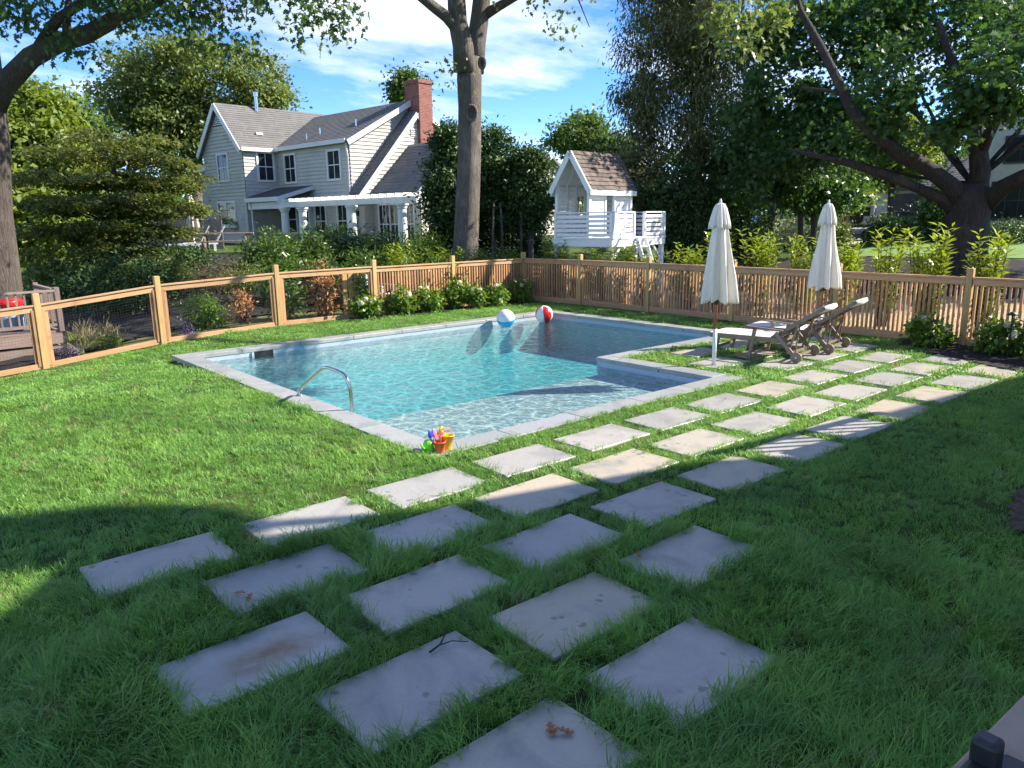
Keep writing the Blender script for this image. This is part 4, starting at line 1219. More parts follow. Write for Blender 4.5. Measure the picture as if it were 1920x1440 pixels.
window(hs_, 'x', 0, 2.35, 3.25, 1.45 - HG, 3.1 - HG, m_trim)
window(hs_, 'x', 0, .45, 1.2, 1.45 - HG, 3.1 - HG, m_trim)
window(hs_, 'x', 0, 5.15, 6.45, 1.7 - HG, 3.1 - HG, m_trim, panes=1)
dr = MB().bb(-.09, 0, 3.75, 4.70, 1.1 - HG, 3.15 - HG).build('door', m_trim, hs_)
MB().bb(-.11, -.092, 3.95, 4.5, 2.2 - HG, 3.0 - HG).build('pane', m_glass, dr)
for k in range(2): MB().bb(-.122, -.112, 4.13 + k * .18, 4.15 + k * .18, 2.2 - HG, 3.0 - HG).build('glazing_bar', m_trim, dr)
fb = MB().bb(WB - .3, WB - .1, 7.8, 10.0, 2.0 - HG, 2.2 - HG).build('window_box', m_trim, hs_)
rg_ = np.random.default_rng(3)
n = 160; pp = np.stack([rg_.uniform(WB - .38, WB - .1, n), rg_.uniform(7.8, 10, n), rg_.uniform(2.05 - HG, 2.45 - HG, n)], -1)
pp[:40, 1] = np.where(rg_.random(40) < .5, rg_.uniform(7.7, 8.1, 40), rg_.uniform(9.6, 10.1, 40)); pp[:40, 2] -= rg_.uniform(0, .45, 40)
leaves('flowers', pp, rg_.normal(size=(n, 3)), rg_.normal(size=(n, 3)), .14, .10, L_light, fb, (0, 0, 0), rg_)
tl = MB()
for (y0, y1) in ((7.1, 7.55), (10.35, 10.75)):
    for k in range(4): tl.bb(WB - .09, WB - .06, y0 + (y1 - y0) * k / 3 - .015, y0 + (y1 - y0) * k / 3 + .015, -.3, 2.75 - HG)
    for z in np.arange(.1, 1.6, .22): tl.bb(WB - .11, WB - .091, y0 - .03, y1 + .03, z, z + .025)
tl.build('trellis', m_trim, hs_)
# catslide gable and lower wings towards the fence
CA = -.75
b2 = MB().bb(.3, 7, CA + .03, 0, -1, 3.0 - HG)
wl = ((0.15, CA, -1), (5, CA, -1), (5, CA, 3.8 - HG), (0.15, CA, 3.8 - HG), int((3.8 - HG + 1) / cz)), ((0.15, CA, 3.8 - HG), (7.4, CA, 3.8 - HG), (3.75, CA, 7.6 - HG), (3.75, CA, 7.6 - HG), 20)
wall('catslide_siding', *wl); b2.build('catslide_core', m_side, hs_)
roof('catslide_roof', ((-.15, .05, 3.62 - HG), (-.15, CA - .15, 3.62 - HG), (3.75, CA - .15, 7.82 - HG), (3.75, .05, 7.82 - HG), 24),
     ((7.6, CA - .15, 3.62 - HG), (7.6, .05, 3.62 - HG), (3.75, .05, 7.82 - HG), (3.75, CA - .15, 7.82 - HG), 24))
MB().beam((-.15, CA - .18, 3.45 - HG), (3.75, CA - .18, 7.65 - HG), .05, .24).beam((7.6, CA - .18, 3.45 - HG), (3.75, CA - .18, 7.65 - HG), .05, .24).build('catslide_trim', m_trim, hs_)
gv = MB()
for k in range(4): gv.bb(3.35, 3.75, CA - .07, CA - .03, 6.55 - HG + k * .1, 6.6 - HG + k * .1)
gv.build('small_louvre', m_trim, hs_)
L3 = -4.3
roof('lower_roof', ((.55, CA, 3.62 - HG), (.55, L3 - .2, 3.62 - HG), (3.25, L3 - .2, 6.1 - HG), (3.25, CA, 6.1 - HG), 15),
     ((6, L3 - .2, 3.62 - HG), (6, CA, 3.62 - HG), (3.25, CA, 6.1 - HG), (3.25, L3 - .2, 6.1 - HG), 15))
MB().beam((.5, L3 - .22, 3.45 - HG), (3.25, L3 - .22, 5.95 - HG), .05, .24).beam((6, L3 - .22, 3.45 - HG), (3.25, L3 - .22, 5.95 - HG), .05, .24).build('lower_trim', m_trim, hs_)
wall('lower_siding', ((.8, CA, -1), (.8, L3, -1), (.8, L3, 3.6 - HG), (.8, CA, 3.6 - HG), 19), ((.8, L3, -1), (5.7, L3, -1), (5.7, L3, 3.6 - HG), (.8, L3, 3.6 - HG), 19), ((.8, L3, 3.6 - HG), (5.7, L3, 3.6 - HG), (3.25, L3, 5.9 - HG), (3.25, L3, 5.9 - HG), 11))
MB().bb(.84, 5.6, L3 + .04, CA, -1, 3.55 - HG).build('lower_core', m_side, hs_)
for (y0, y1) in ((-2.0, -1.2), (-2.95, -2.1), (-3.85, -3.05)): window(hs_, 'x', .8, y0, y1, 1.15 - HG, 3.0 - HG, m_trim, panes=3, fw=.08)
# chimney
ch = MB().bb(3.85, 4.75, CA - .25, .15, -1, 9.2 - HG).build('chimney', m_brick, hs_)
MB().bb(3.80, 4.80, CA - .30, .20, 9.2 - HG, 9.38 - HG).build('chimney_cap', m_brick, ch)
for (x, y, h, r) in ((.1, WM, 1.1, .10),):
    z = WR - .05
    MB().tube([(x, y - .25, z - .1), (x, y - .25, z + .75)], r, 10).tube([(x, y - .25, z + .72), (x, y - .25, z + .95)], r * 1.5, 10).build('flue_pipe', m_steel, hs_)
for (b_, a_) in ((1.0, 3.9), (.4, 4.3), (1.4, 1.2)):
    MB().tube([(b_, a_, EA + b_ * ph), (b_, a_, EA + b_ * ph + .45)], .05, 8).build('vent_pipe', m_steel, hs_)
MB().box((WB + 1.4, WM - 1.5, EA + .85), (.4, .4, .12)).build('roof_vent', m_trim, hs_)
# porch roof and pergola
m_roof2 = roofmat('porch_shingle', (.075, .08, .08), (.11, .11, .105), (.05, .05, .05))
roof('porch_roof', ((-2.2, LN - .06, 3.55 - HG), (-2.2, 3.3, 3.55 - HG), (-.03, 3.3, 4.15 - HG), (-.03, LN - .06, 4.15 - HG), 9), mat=m_roof2)
MB().beam((-2.2, 3.27, 3.45 - HG), (0, 3.27, 4.05 - HG), .05, .2).beam((-2.22, LN - .05, 3.43 - HG), (-2.22, 3.25, 3.43 - HG), .06, .22).bb(-2.05, -1.8, 3.25, LN - .05, 2.95 - HG, 3.3 - HG).build('porch_trim', m_trim, hs_)
MB().tube([(-2.15, LN - .3, 3.4 - HG), (-2.1, LN - .35, 3.2 - HG), (-2.02, LN - .38, 2.9 - HG), (-2.02, LN - .38, -.2)], .05, 8).build('downspout', m_trim, hs_)
for a_ in (3.1, 1.45, -2.65, -6.3):
    c = MB().lathe([(.30, 0), (.30, .12), (.23, .18), (.21, .3), (.185, 1.62), (.23, 1.68), (.23, 1.74), (.29, 1.78), (.29, 1.86)], 20, (-2.0, a_, 0)).build('column', m_trim, hs_, smooth=False)
pg = MB().bb(-2.12, -1.98, -7.4, 3.25, 2.98 - HG, 3.24 - HG).build('pergola_beam', m_trim, hs_)
for k, a_ in enumerate(np.arange(-7.2, 3.2, .55)):
    MB().beam((-2.65, a_, 3.31 - HG), (.75 if a_ < -.8 else -.02, a_, 3.31 - HG), .055, .15).build('pergola_rafter', m_trim, hs_)
MB().bb(-.14, -.02, -.55, -.45, 2.5 - HG, 2.75 - HG).build('wall_lantern', m_black, hs_)
# low rear wing at the left
wall('rear_siding', ((-1.0, 14.0, -1), (-1.0, WA1, -1), (-1.0, WA1, 5.55 - HG), (-1.0, 14.0, 5.55 - HG), 30))
MB().bb(-.96, 4, WA1, 14, -1, 5.5 - HG).build('rear_core', m_side, hs_)
roof('rear_roof', ((-1.25, 14.3, 5.5 - HG), (-1.25, WA1, 5.5 - HG), (1.8, WA1, 6.9 - HG), (1.8, 13.2, 6.9 - HG), 12))
window(hs_, 'x', -1.0, 11.9, 12.9, 4.3 - HG, 5.2 - HG, m_trim)
MB().beam((-1.28, 14.3, 5.42 - HG), (-1.28, WA1, 5.42 - HG), .06, .2).build('rear_gutter', m_trim, hs_)

# ------------------------------------------------------------------ playhouse
PHZ = 1.68
K = at(1104, 455, 21.3)
ph_ = thing('playhouse', 'white raised wooden playhouse with shingle roof behind the picket fence', 'playhouse', (K.x, K.y, hzf(K.x, K.y)), R_(7))
z0 = PHZ - hzf(K.x, K.y)                               # deck level above the ground
m_pw = M('playhouse_paint', (.86, .86, .84), (.82, .82, .80), 4, .55)
m_pin = M('playhouse_inside', (.66, .70, .68), (.60, .64, .62), 4, .7)
# local x to the right along the door side, local y along the open gable (away)
WX, WY, WH = 2.0, 1.12, 1.42
m_shk = M('cedar_shake', (.17, .125, .10), (.105, .085, .072), 7, .9, .6, 25, rnd=.35)
brd = .142
def board_wall(axis, c, lo, hi, zlo, zhi, holes=(), face=-1, mat=None):
    z = zlo
    while z < zhi - .02:
        z1 = min(z + brd, zhi)
        segs = [(lo, hi)]
        for (h0, h1, q0, q1) in holes:
            if z + .5 * brd > q0 and z + .5 * brd < q1:
                segs = [s for (a, b) in segs for s in ((a, min(b, h0)), (max(a, h1), b)) if s[1] - s[0] > .02]
        for (a, b) in segs:
            mb = MB()
            if axis == 'x': mb.bb(c, c + .022, a, b, z, z1 - .008)
            else: mb.bb(a, b, c, c + .022, z, z1 - .008)
            mb.build('siding_board', mat or m_pw, ph_)
        z = z1
dr0, dr1 = .78, 1.18
board_wall('y', 0, .05, WX - .05, z0 + .02, z0 + WH, holes=[(dr0, dr1, z0, z0 + 1.30)])
board_wall('y', WY - .022, .05, WX - .05, z0 + .02, z0 + WH, holes=[(.85, 1.25, z0 + .55, z0 + 1.2)])
board_wall('x', WX - .022, .05, WY - .05, z0 + .02, z0 + WH)
for (x, y) in ((0, 0), (WX, 0), (0, WY), (WX, WY)): MB().bb(x - .045, x + .045, y - .045, y + .045, z0, z0 + WH + .05).build('corner_post', m_pw, ph_)
st_ = MB()
for k in range(1, 4): st_.bb(.4 * k, .4 * k + .05, WY - .075, WY - .024, z0, z0 + WH)
for k in range(1, 3): st_.bb(WX - .075, WX - .024, .44 * k, .44 * k + .05, z0, z0 + WH)
st_.build('stud', m_pin, ph_)
MB().bb(dr0 - .05, dr0, -.03, .05, z0, z0 + 1.33).bb(dr1, dr1 + .05, -.03, .05, z0, z0 + 1.33).bb(dr0, dr1, -.03, .05, z0 + 1.28, z0 + 1.33).build('door_frame', m_pw, ph_)
MB().bb(.80, 1.3, WY - .03, WY + .02, z0 + .5, z0 + .55).bb(.80, 1.3, WY - .03, WY + .02, z0 + 1.2, z0 + 1.25).bb(.8, .85, WY - .03, WY + .02, z0 + .55, z0 + 1.2).bb(1.25, 1.3, WY - .03, WY + .02, z0 + .55, z0 + 1.2).build('window_frame', m_pw, ph_)
RH = .88; ev = .10; RZ = z0 + WH + .04
pitch = RH / (WY / 2)
xr0, xr1 = -.12, WX + .12
rf = MB()
rf.slab([(xr0, -ev, RZ - ev * pitch), (xr1, -ev, RZ - ev * pitch), (xr1, WY / 2, RZ + RH), (xr0, WY / 2, RZ + RH)], .02)
rf.slab([(xr1, WY + ev, RZ - ev * pitch), (xr0, WY + ev, RZ - ev * pitch), (xr0, WY / 2, RZ + RH), (xr1, WY / 2, RZ + RH)], .02)
rfo = rf.build('roof_deck', m_pin, ph_)
rft = MB()
for x in (.4, .95, 1.5):
    rft.beam((x, .02, RZ - .03), (x, WY / 2, RZ + RH - .07), .04, .07).beam((x, WY - .02, RZ - .03), (x, WY / 2, RZ + RH - .07), .04, .07)
rft.build('rafter', m_pin, ph_)
# back gable boards
gb = MB(); gb.add([(WX - .01, .0, RZ - .05), (WX - .01, WY, RZ - .05), (WX - .01, WY / 2, RZ + RH - .05)], [(0, 1, 2)])
gb.build('gable_end', m_pw, ph_)
random.seed(5)
nco = 9
for side in (0, 1):
    A_ = Vector((0, -ev - .02, RZ - (ev + .02) * pitch)) if side == 0 else Vector((0, WY + ev + .02, RZ - (ev + .02) * pitch))
    B_ = Vector((0, WY / 2, RZ + RH))
    d = (B_ - A_); nrm = Vector((1, 0, 0)).cross(d).normalized() * (1 if side == 0 else -1)
    if nrm.z < 0: nrm = -nrm
    for i in range(nco):
        x = xr0 - .03 - random.uniform(0, .15)
        while x < xr1 + .03:
            w = random.uniform(.13, .24); x0, x1 = max(x, xr0 - .03), min(x + w - .006, xr1 + .03)
            x += w
            if x1 - x0 < .03: continue
            j = random.uniform(-.012, .012)
            a = A_ + d * (i / nco) + d.normalized() * j; b = A_ + d * min(1.0, (i + 1.25) / nco)
            pts = [a + nrm * .05, b + nrm * .022]
            v = [Vector((x0, *pts[0].yz)), Vector((x1, *pts[0].yz)), Vector((x1, *pts[1].yz)), Vector((x0, *pts[1].yz))]
            mb = MB().slab(v if side == 0 else v[::-1], .016)
            mb.build('shake', m_shk, ph_)
tr_ = MB()
for s in (0, 1):
    y = -ev - .03 if s == 0 else WY + ev + .03
    tr_.beam((xr0 - .035, y, RZ - (ev + .03) * pitch - .03), (xr0 - .035, WY / 2, RZ + RH - .05), .04, .15)
    tr_.bb(xr0, xr1, y - .015, y + .02, RZ - ev * pitch - .16, RZ - ev * pitch - .02)
tr_.build('fascia', m_pw, ph_)
# deck: runs under the house and forward of the door side
DX0, DX1, DY0, DY1 = -.12, 2.62, -.86, WY + .1
dk = MB().bb(DX0, DX1, DY0, DY1, z0 - .05, z0)
dk.build('deck', m_pw, ph_, bevel=.01)
sk_ = MB().bb(DX0 + .02, DX1 - .02, DY0 + .02, DY0 + .06, z0 - .24, z0 - .051).bb(DX0 + .02, DX0 + .06, DY0 + .06, DY1 - .02, z0 - .24, z0 - .051).bb(DX1 - .06, DX1 - .02, DY0 + .06, DY1 - .02, z0 - .24, z0 - .051)
sk_.build('skirt_board', m_pw, ph_)
for (x, y) in ((DX0 + .1, DY0 + .1), (1.15, DY0 + .1), (DX1 - .1, DY0 + .1), (DX0 + .1, DY1 - .1), (DX1 - .1, DY1 - .1)):
    MB().bb(x - .055, x + .055, y - .055, y + .055, -.3, z0 - .051).build('leg', m_pw, ph_)
bc = MB()
bc.beam((DX1 - .1, DY0 + .1, z0 - .7), (DX1 - .6, DY0 + .1, z0 - .2), .05, .07).beam((DX0 + .1, DY0 + .1, z0 - .7), (DX0 + .55, DY0 + .1, z0 - .2), .05, .07)
bc.build('knee_brace', m_pw, ph_)
def railing(p, q, posts=True, nb=5, hgt=.66):
    p = Vector(p); q = Vector(q); up = Vector((0, 0, 1))
    if posts:
        for s in (p, q): MB().box(s + up * (hgt / 2), (.075, .075, hgt)).build('rail_post', m_pw, ph_)
    MB().beam(p + up * (hgt + .018), q + up * (hgt + .018), .1, .035).build('rail_cap', m_pw, ph_)
    for k in range(nb):
        z = .075 + k * (hgt - .1) / (nb - .45)
        MB().beam(p + up * z, q + up * z, .025, .085).build('rail_board', m_pw, ph_)
railing((DX0 + .06, DY1 - .1, z0), (DX0 + .06, DY0 + .06, z0))
railing((DX0 + .1, DY0 + .05, z0), (.98, DY0 + .05, z0))
railing((1.52, DY0 + .05, z0), (DX1 - .06, DY0 + .05, z0))
railing((DX1 - .055, DY0 + .1, z0), (DX1 - .055, DY1 - .1, z0))
ld = MB()
for x in (1.04, 1.46): ld.beam((x, DY0 - .02, z0 - .02), (x, DY0 - .62, .0), .035, .11)
for k in range(4): ld.bb(1.06, 1.44, DY0 - .14 - k * .13, DY0 - .02 - k * .13, z0 - .28 - k * .30, z0 - .25 - k * .30)
ld.build('ladder', m_pw, ph_)
hd = MB()
for x in (.98, 1.56): hd.tube([(x, DY0 - .02, z0 + .22), (x, DY0 - .05, z0 + .25), (x, DY0 - .05, z0 + .34), (x, DY0 - .02, z0 + .37)], .008, 6)
hd.build('grab_handle', m_black, ph_)
toy = thing('stuffed_toy', 'small pink and green toy inside the white playhouse', 'toy', ph_.matrix_basis @ Vector((.75, .55, z0 + .01)))
MB().lathe([(.03, 0), (.07, .05), (.075, .14), (.05, .2)], 14).build('body', m_gr, toy, smooth=True)
MB().lathe([(.01, .19), (.055, .22), (.065, .27), (.045, .325), (.01, .335)], 14).build('head', m_pk, toy, smooth=True)

# ------------------------------------------------------------------ houses far behind on the right
m_side2 = shingle_wall('pale_siding', (.62, .60, .54), (.55, .53, .48))
m_trimd = M('dark_trim', (.035, .036, .038), (.05, .05, .05), 4, .5)
def simple_house(name, label, loc, rz, boxes, roofs, sid, rof, wins, trim):
    t = thing(name, label, 'house', loc, rz)
    for (x0, x1, y0, y1, h) in boxes:
        MB().bb(x0 + .04, x1 - .04, y0 + .04, y1 - .04, -1, h).build('wall_core', sid, t)
        n = int((h + .5) / .16)
        MB().lapped((x0, y1, -.5), (x0, y0, -.5), (x0, y0, h), (x0, y1, h), n).lapped((x0, y0, -.5), (x1, y0, -.5), (x1, y0, h), (x0, y0, h), n).build('siding', sid, t)
    for (x0, x1, y0, y1, h, r, ax) in roofs:
        mb = MB(); o = .35
        if ax == 'x':                                   # ridge along x
            ym = (y0 + y1) / 2; p = r / ((y1 - y0) / 2)
            q = [((x0 - o, y0 - o, h - o * p), (x1 + o, y0 - o, h - o * p), (x1 + o, ym, h + r), (x0 - o, ym, h + r)), ((x1 + o, y1 + o, h - o * p), (x0 - o, y1 + o, h - o * p), (x0 - o, ym, h + r), (x1 + o, ym, h + r))]
            MB().lapped((x0, y1, h), (x0, y0, h), (x0, ym, h + r - .1), (x0, ym, h + r - .1), 10).build('gable_siding', sid, t)
            MB().beam((x0 - o - .03, y0 - o, h - o * p - .08), (x0 - o - .03, ym, h + r - .08), .06, .26).beam((x0 - o - .03, y1 + o, h - o * p - .08), (x0 - o - .03, ym, h + r - .08), .06, .26).bb(x0 - o, x1 + o, y0 - o - .05, y0 - o, h - o * p - .2, h - o * p).build('roof_trim', trim, t)
        else:
            xm = (x0 + x1) / 2; p = r / ((x1 - x0) / 2)
            q = [((x0 - o, y1 + o, h - o * p), (x0 - o, y0 - o, h - o * p), (xm, y0 - o, h + r), (xm, y1 + o, h + r)), ((x1 + o, y0 - o, h - o * p), (x1 + o, y1 + o, h - o * p), (xm, y1 + o, h + r), (xm, y0 - o, h + r))]
            MB().lapped((x0, y0, h), (x1, y0, h), (xm, y0, h + r - .1), (xm, y0, h + r - .1), 10).build('gable_siding', sid, t)
            MB().bb(x0 - o - .05, x0 - o, y0 - o, y1 + o, h - o * p - .2, h - o * p).beam((x0 - o, y0 - o - .03, h - o * p - .08), (xm, y0 - o - .03, h + r - .08), .06, .26).build('roof_trim', trim, t)
        for (a, b, c, d) in q:
            mb.slab([a, b, c, d], .14)
            u = (Vector(b) - Vector(a)).cross(Vector(d) - Vector(a)).normalized() * .004
            mb.lapped(Vector(a) + u, Vector(b) + u, Vector(c) + u, Vector(d) + u, 16, .02)
        mb.build('roof', rof, t)
    for (ax, c, lo, hi, z0_, z1_, pn) in wins: window(t, ax, c, lo, hi, z0_, z1_, trim, panes=pn)
    return t
# grey-white house at the right edge: corner towards us
hp = at(1836, 418, 49); hz_ = 1.3
rh = simple_house('dark_trimmed_house', 'pale shingled house with dark window trim behind the big maple at right', (hp.x, hp.y, hz_), R_(5),
    [(0, 10, -9, 0, 5.6), ], [(0, 10, -9, 0, 5.6, 2.2, 'x')], m_side2, m_roof,
    [('x', 0, -2.2, -.9, 3.5, 4.7, 2), ('x', 0, -2.3, -.5, .6, 2.4, 3), ('x', 0, -5.0, -3.4, .6, 2.4, 3), ('x', 0, -4.8, -3.6, 3.5, 4.7, 2)], m_trimd)
gpz = at(1640, 405, 58)
gh = simple_house('garage', 'pale garage with dark door beyond the parked cars', (gpz.x, gpz.y, 1.35), R_(5), [(0, 7, -8.6, 0, 2.75)], [(0, 7, -8.6, 0, 2.75, 2.0, 'y')], m_side2, m_roof, [], m_trimd)
gd = MB().bb(-.08, -.02, -5.4, -1.2, -.2, 2.15).build('garage_door', m_trimd, gh)
for k in range(3): MB().bb(-.1, -.081, -5.3, -1.3, .45 + k * .55, .48 + k * .55).build('door_seam', m_black, gd)
gw = at(1345, 395, 58)
wg = simple_house('white_outbuilding', 'small white outbuilding with grey roof between the dark trees', (gw.x, gw.y, 1.2), R_(5), [(-3, 3, -2, 4, 2.3)], [(-3, 3, -2, 4, 2.3, 1.3, 'x')], m_white, roofmat('pale_roof', (.32, .31, .30), (.4, .39, .37), (.25, .25, .25)), [], m_white)
bh = at(932, 320, 52)
simple_house('rear_house', 'grey roofed house mostly hidden behind the evergreens and playhouse', (bh.x, bh.y, 1.0), R_(7), [(0, 5, -2.3, 6, 3.6)], [(0, 5, -2.3, 6, 3.6, 1.8, 'y')], m_side, m_roof, [], m_trim)
# ------------------------------------------------------------------ vehicles
m_tyre = M('tyre_rubber', (.015, .015, .016), (.022, .022, .022), 30, .85)
m_rim = M('alloy_rim', (.4, .4, .4), (.3, .3, .3), 8, .35, metal=.8)
m_red = M('tail_lamp', (.4, .01, .01), (.3, .01, .01), 8, .3)
def vehicle(name, label, loc, rz, paint, boxy=True):
    t = thing(name, label, 'car', loc, rz, 'cars parked by the garage')
    # local x forward, rear at x = -2
    w = .86
    if boxy: side = [(-2.0, .45), (2.0, .45), (2.0, .98), (.85, 1.08), (.55, 1.78), (-1.95, 1.80), (-2.0, 1.0)]
    else: side = [(-2.3, .4), (2.3, .4), (2.35, .85), (1.2, 1.05), (.45, 1.68), (-1.8, 1.72), (-2.3, 1.15)]
    def ext(poly, y0, y1, mat, nm, bev=.04, par=t):
        n = len(poly); v = [(x, y0, z) for x, z in poly] + [(x, y1, z) for x, z in poly]
        f = [tuple(range(n)), tuple(range(2 * n - 1, n - 1, -1))] + [(i, i + n, (i + 1) % n + n, (i + 1) % n) for i in range(n)]
        return MB().add(v, f).build(nm, mat, par, bevel=bev, seg=2)
    ext(side, -w, w, paint, 'body', .07)
    for s in (-1, 1):
        for (x0, x1) in ((-1.75, -.85), (-.75, .35)):
            MB().bb(x0, x1, s * (w - .01), s * (w + .006), 1.14, 1.64).build('window', m_glass, t)
    MB().bb(-2.02, -1.96, -.62, .62, 1.14, 1.66).build('rear_window', m_glass, t)
    MB().bb(-2.08, -1.98, -w, w, .45, .62).build('bumper', m_black, t, bevel=.03)
    for s in (-1, 1): MB().bb(-2.04, -1.98, s * .68, s * .82, .85, 1.08).build('tail_light', m_red, t)
    for s in (-1, 1):
        for x in (-1.25, 1.3):
            wh = MB().lathe([(.2, -.11), (.36, -.11), (.385, -.07), (.385, .07), (.36, .11), (.2, .11)], 24).build('wheel', m_tyre, t); wh.location = (x, s * (w - .03), .385); wh.rotation_euler = (R_(90), 0, 0)
            MB().lathe([(.02, -.10), (.21, -.10), (.21, .10), (.02, .10)], 16).build('rim', m_rim, wh)
    if boxy:
        sp = MB().lathe([(.2, -.11), (.36, -.11), (.385, -.06), (.385, .07), (.36, .1), (.2, .1)], 24).build('spare_wheel', m_tyre, t); sp.location = (-2.14, .1, 1.02); sp.rotation_euler = (0, R_(90), 0)
        MB().lathe([(.02, -.10), (.21, -.10), (.21, .06), (.02, .06)], 16).build('rim', m_rim, sp)
m_silver = M('silver_paint', (.50, .51, .52), (.47, .48, .49), 3, .3, metal=.3)
j = at(1612, 427, 54)
vehicle('parked_car', 'boxy silver off-road car with a spare wheel on its tail', (j.x, j.y, hzf(j.x, j.y) + .04), R_(22), m_silver)
j = at(1682, 425, 55)
vehicle('parked_car', 'black car parked behind the round shrub by the garage', (j.x, j.y, hzf(j.x, j.y) + .04), R_(30), M('black_paint', (.02, .022, .026), (.025, .027, .03), 3, .2), False)
# ------------------------------------------------------------------ trees
def el(px, py, D, rx, ry, rd=None):
    """an ellipsoid whose centre lies D metres off in the direction of a photo pixel; radii in photo pixels"""
    c = at(px, py, D); k = D / FPX
    rd = (rx * k * .9) if rd is None else rd
    rm = (rx * k + rd) / 2
    return (c.x, c.y, c.z, rm, rm, ry * k)
SUNNY = [Vector(p) for p in ((16.3, 14.6, 2.6), (17.2, 14.2, 1.8), (15, 12, 1.5), (15, 9.5, 1.5), (15, 7.5, 1.5), (15, 5.5, 1.5), (15, 3.5, 1.5), (13.4, 4.5, .5), (17.5, 7, .3))]
def els(px, py, D, rx, ry, rd=None):
    """as el, set far enough back that its shadow falls beyond the fences"""
    while D < 45:
        c = at(px, py, D); k = c.z / math.tan(SUN_EL); r = rx * D / FPX
        sx_, sy_ = c.x - SUN_XY.x * k, c.y - SUN_XY.y * k
        ok = sx_ - r * .8 > 13.6 or sy_ - r * .8 > 15.6
        for q in SUNNY:
            w = c - q; t_q = w.dot(sun_dir)
            if t_q > 0 and (w - sun_dir * t_q).length < r * .95 + .3: ok = False
        if ok: break
        D += .5
    return el(px, py, D, rx, ry, rd)
def tp(px, py, D, r): 
    c = at(px, py, D); return (c.x, c.y, c.z, r)
def onground(px, D):
    c = at(px, 450, D); return Vector((c.x, c.y, hzf(c.x, c.y)))
def lp(*pts): return [tuple(at(*p)) for p in pts]

# large oak at the left edge, its limb reaching over the picture
b = onground(-22, 19.5)
make_tree('oak_tree', 'thick oak at the left edge with a heavy limb reaching overhead', b,
    [(b.x, b.y, b.z, .46), (*at(-18, 400, 19.5), .40), (*at(-22, 250, 19.5), .37), (*at(-30, 150, 19.5), .34), (*at(-60, -60, 19.5), .34), (*at(-80, -300, 19.5), .2)],
    [el(30, 25, 18, 80, 32), el(-60, 90, 18.5, 50, 50), el(165, 95, 17.5, 42, 22), el(120, 20, 17.5, 60, 26), el(330, 22, 16.5, 70, 36), el(415, 62, 16.5, 40, 34),
     el(590, 30, 16, 66, 36), el(630, 62, 16, 30, 22), el(250, -20, 17, 120, 40), el(480, -40, 16, 120, 40), el(60, -150, 18, 260, 110), el(400, -190, 17, 220, 90)],
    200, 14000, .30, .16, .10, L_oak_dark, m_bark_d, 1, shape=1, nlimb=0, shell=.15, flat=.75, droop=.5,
    limbs=[(lp((-20, 215, 19.5), (8, 160, 19.2), (58, 108, 18.8), (110, 80, 18.2), (160, 66, 17.8), (215, 36, 17.3), (285, 3, 16.9), (380, -50, 16.4), (520, -80, 16)), [.25, .22, .195, .175, .16, .145, .13, .09, .05]),
           (lp((62, 110, 18.8), (84, 70, 18.4), (108, 36, 18), (150, 8, 17.6), (230, -40, 17)), [.12, .11, .10, .085, .05]),
           (lp((128, 74, 18.1), (124, 40, 18), (130, -10, 18)), [.10, .08, .05])])
# tall oak behind the house
b = onground(372, 57)
make_tree('oak_tree', 'tall sunlit oak rising behind the left end of the grey house', b, [(b.x, b.y, b.z, .5), (*at(370, 330, 57), .42), (*at(365, 220, 57), .3), (*at(360, 140, 57), .15)],
    [el(262, 165, 56, 75, 62), el(360, 125, 56, 95, 52), el(455, 150, 56, 78, 58), el(505, 200, 57, 42, 34), el(330, 215, 56, 95, 60), el(240, 235, 56, 60, 48), el(430, 230, 57, 80, 40), el(300, 285, 56, 70, 40)],
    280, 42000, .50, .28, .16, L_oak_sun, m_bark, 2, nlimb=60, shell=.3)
# spreading layered maple at left
b = onground(205, 27)
make_tree('layered_maple', 'wide layered ornamental maple left of the grey house', b, [(b.x, b.y, b.z, .16), (*at(205, 420, 27), .14), (*at(215, 360, 27), .10), (*at(212, 300, 27), .06)],
    [el(230, 262, 27, 85, 15), el(160, 290, 26.5, 110, 16), el(290, 300, 26.5, 95, 15), el(110, 335, 26, 115, 16), el(240, 340, 26, 120, 16), el(330, 352, 26.5, 70, 13), el(90, 385, 26, 90, 16), el(190, 385, 25.6, 120, 17), el(300, 395, 26, 85, 15),
     el(140, 430, 25.6, 110, 17), el(250, 440, 25.8, 100, 17), el(200, 475, 25.6, 110, 18), el(345, 305, 27, 45, 12)],
    260, 30000, .24, .13, .08, L_jmap, m_bark_d, 3, nlimb=70, shell=.1, flat=.28, up=1.6, cat='tree')
for k, (px, py, D, rx, ry, lab, lm, nl) in enumerate((
        (45, 260, 42, 95, 75, 'yellow green tree rising at the far left edge', L_light, 14000), (120, 240, 50, 60, 50, 'pale green tree top just left of the tall oak', L_oak, 8000),
        (40, 400, 36, 75, 70, 'bright leafy tree behind the left oak trunk', L_light, 11000), (165, 330, 48, 70, 90, 'mid green tree behind the layered maple', L_oak, 9000))):
    b = onground(px, D)
    make_tree('background_tree', lab, b, [(b.x, b.y, b.z, .22), (*at(px, py + ry * .5, D), .16), (*at(px, py - ry * .5, D), .06)],
        [el(px, py, D, rx * .7, ry), el(px - rx * .45, py + ry * .3, D, rx * .5, ry * .6), el(px + rx * .45, py + ry * .25, D, rx * .5, ry * .55)], 90, nl, .45, .32, .19, lm, m_bark_d, 30 + k, nlimb=18)
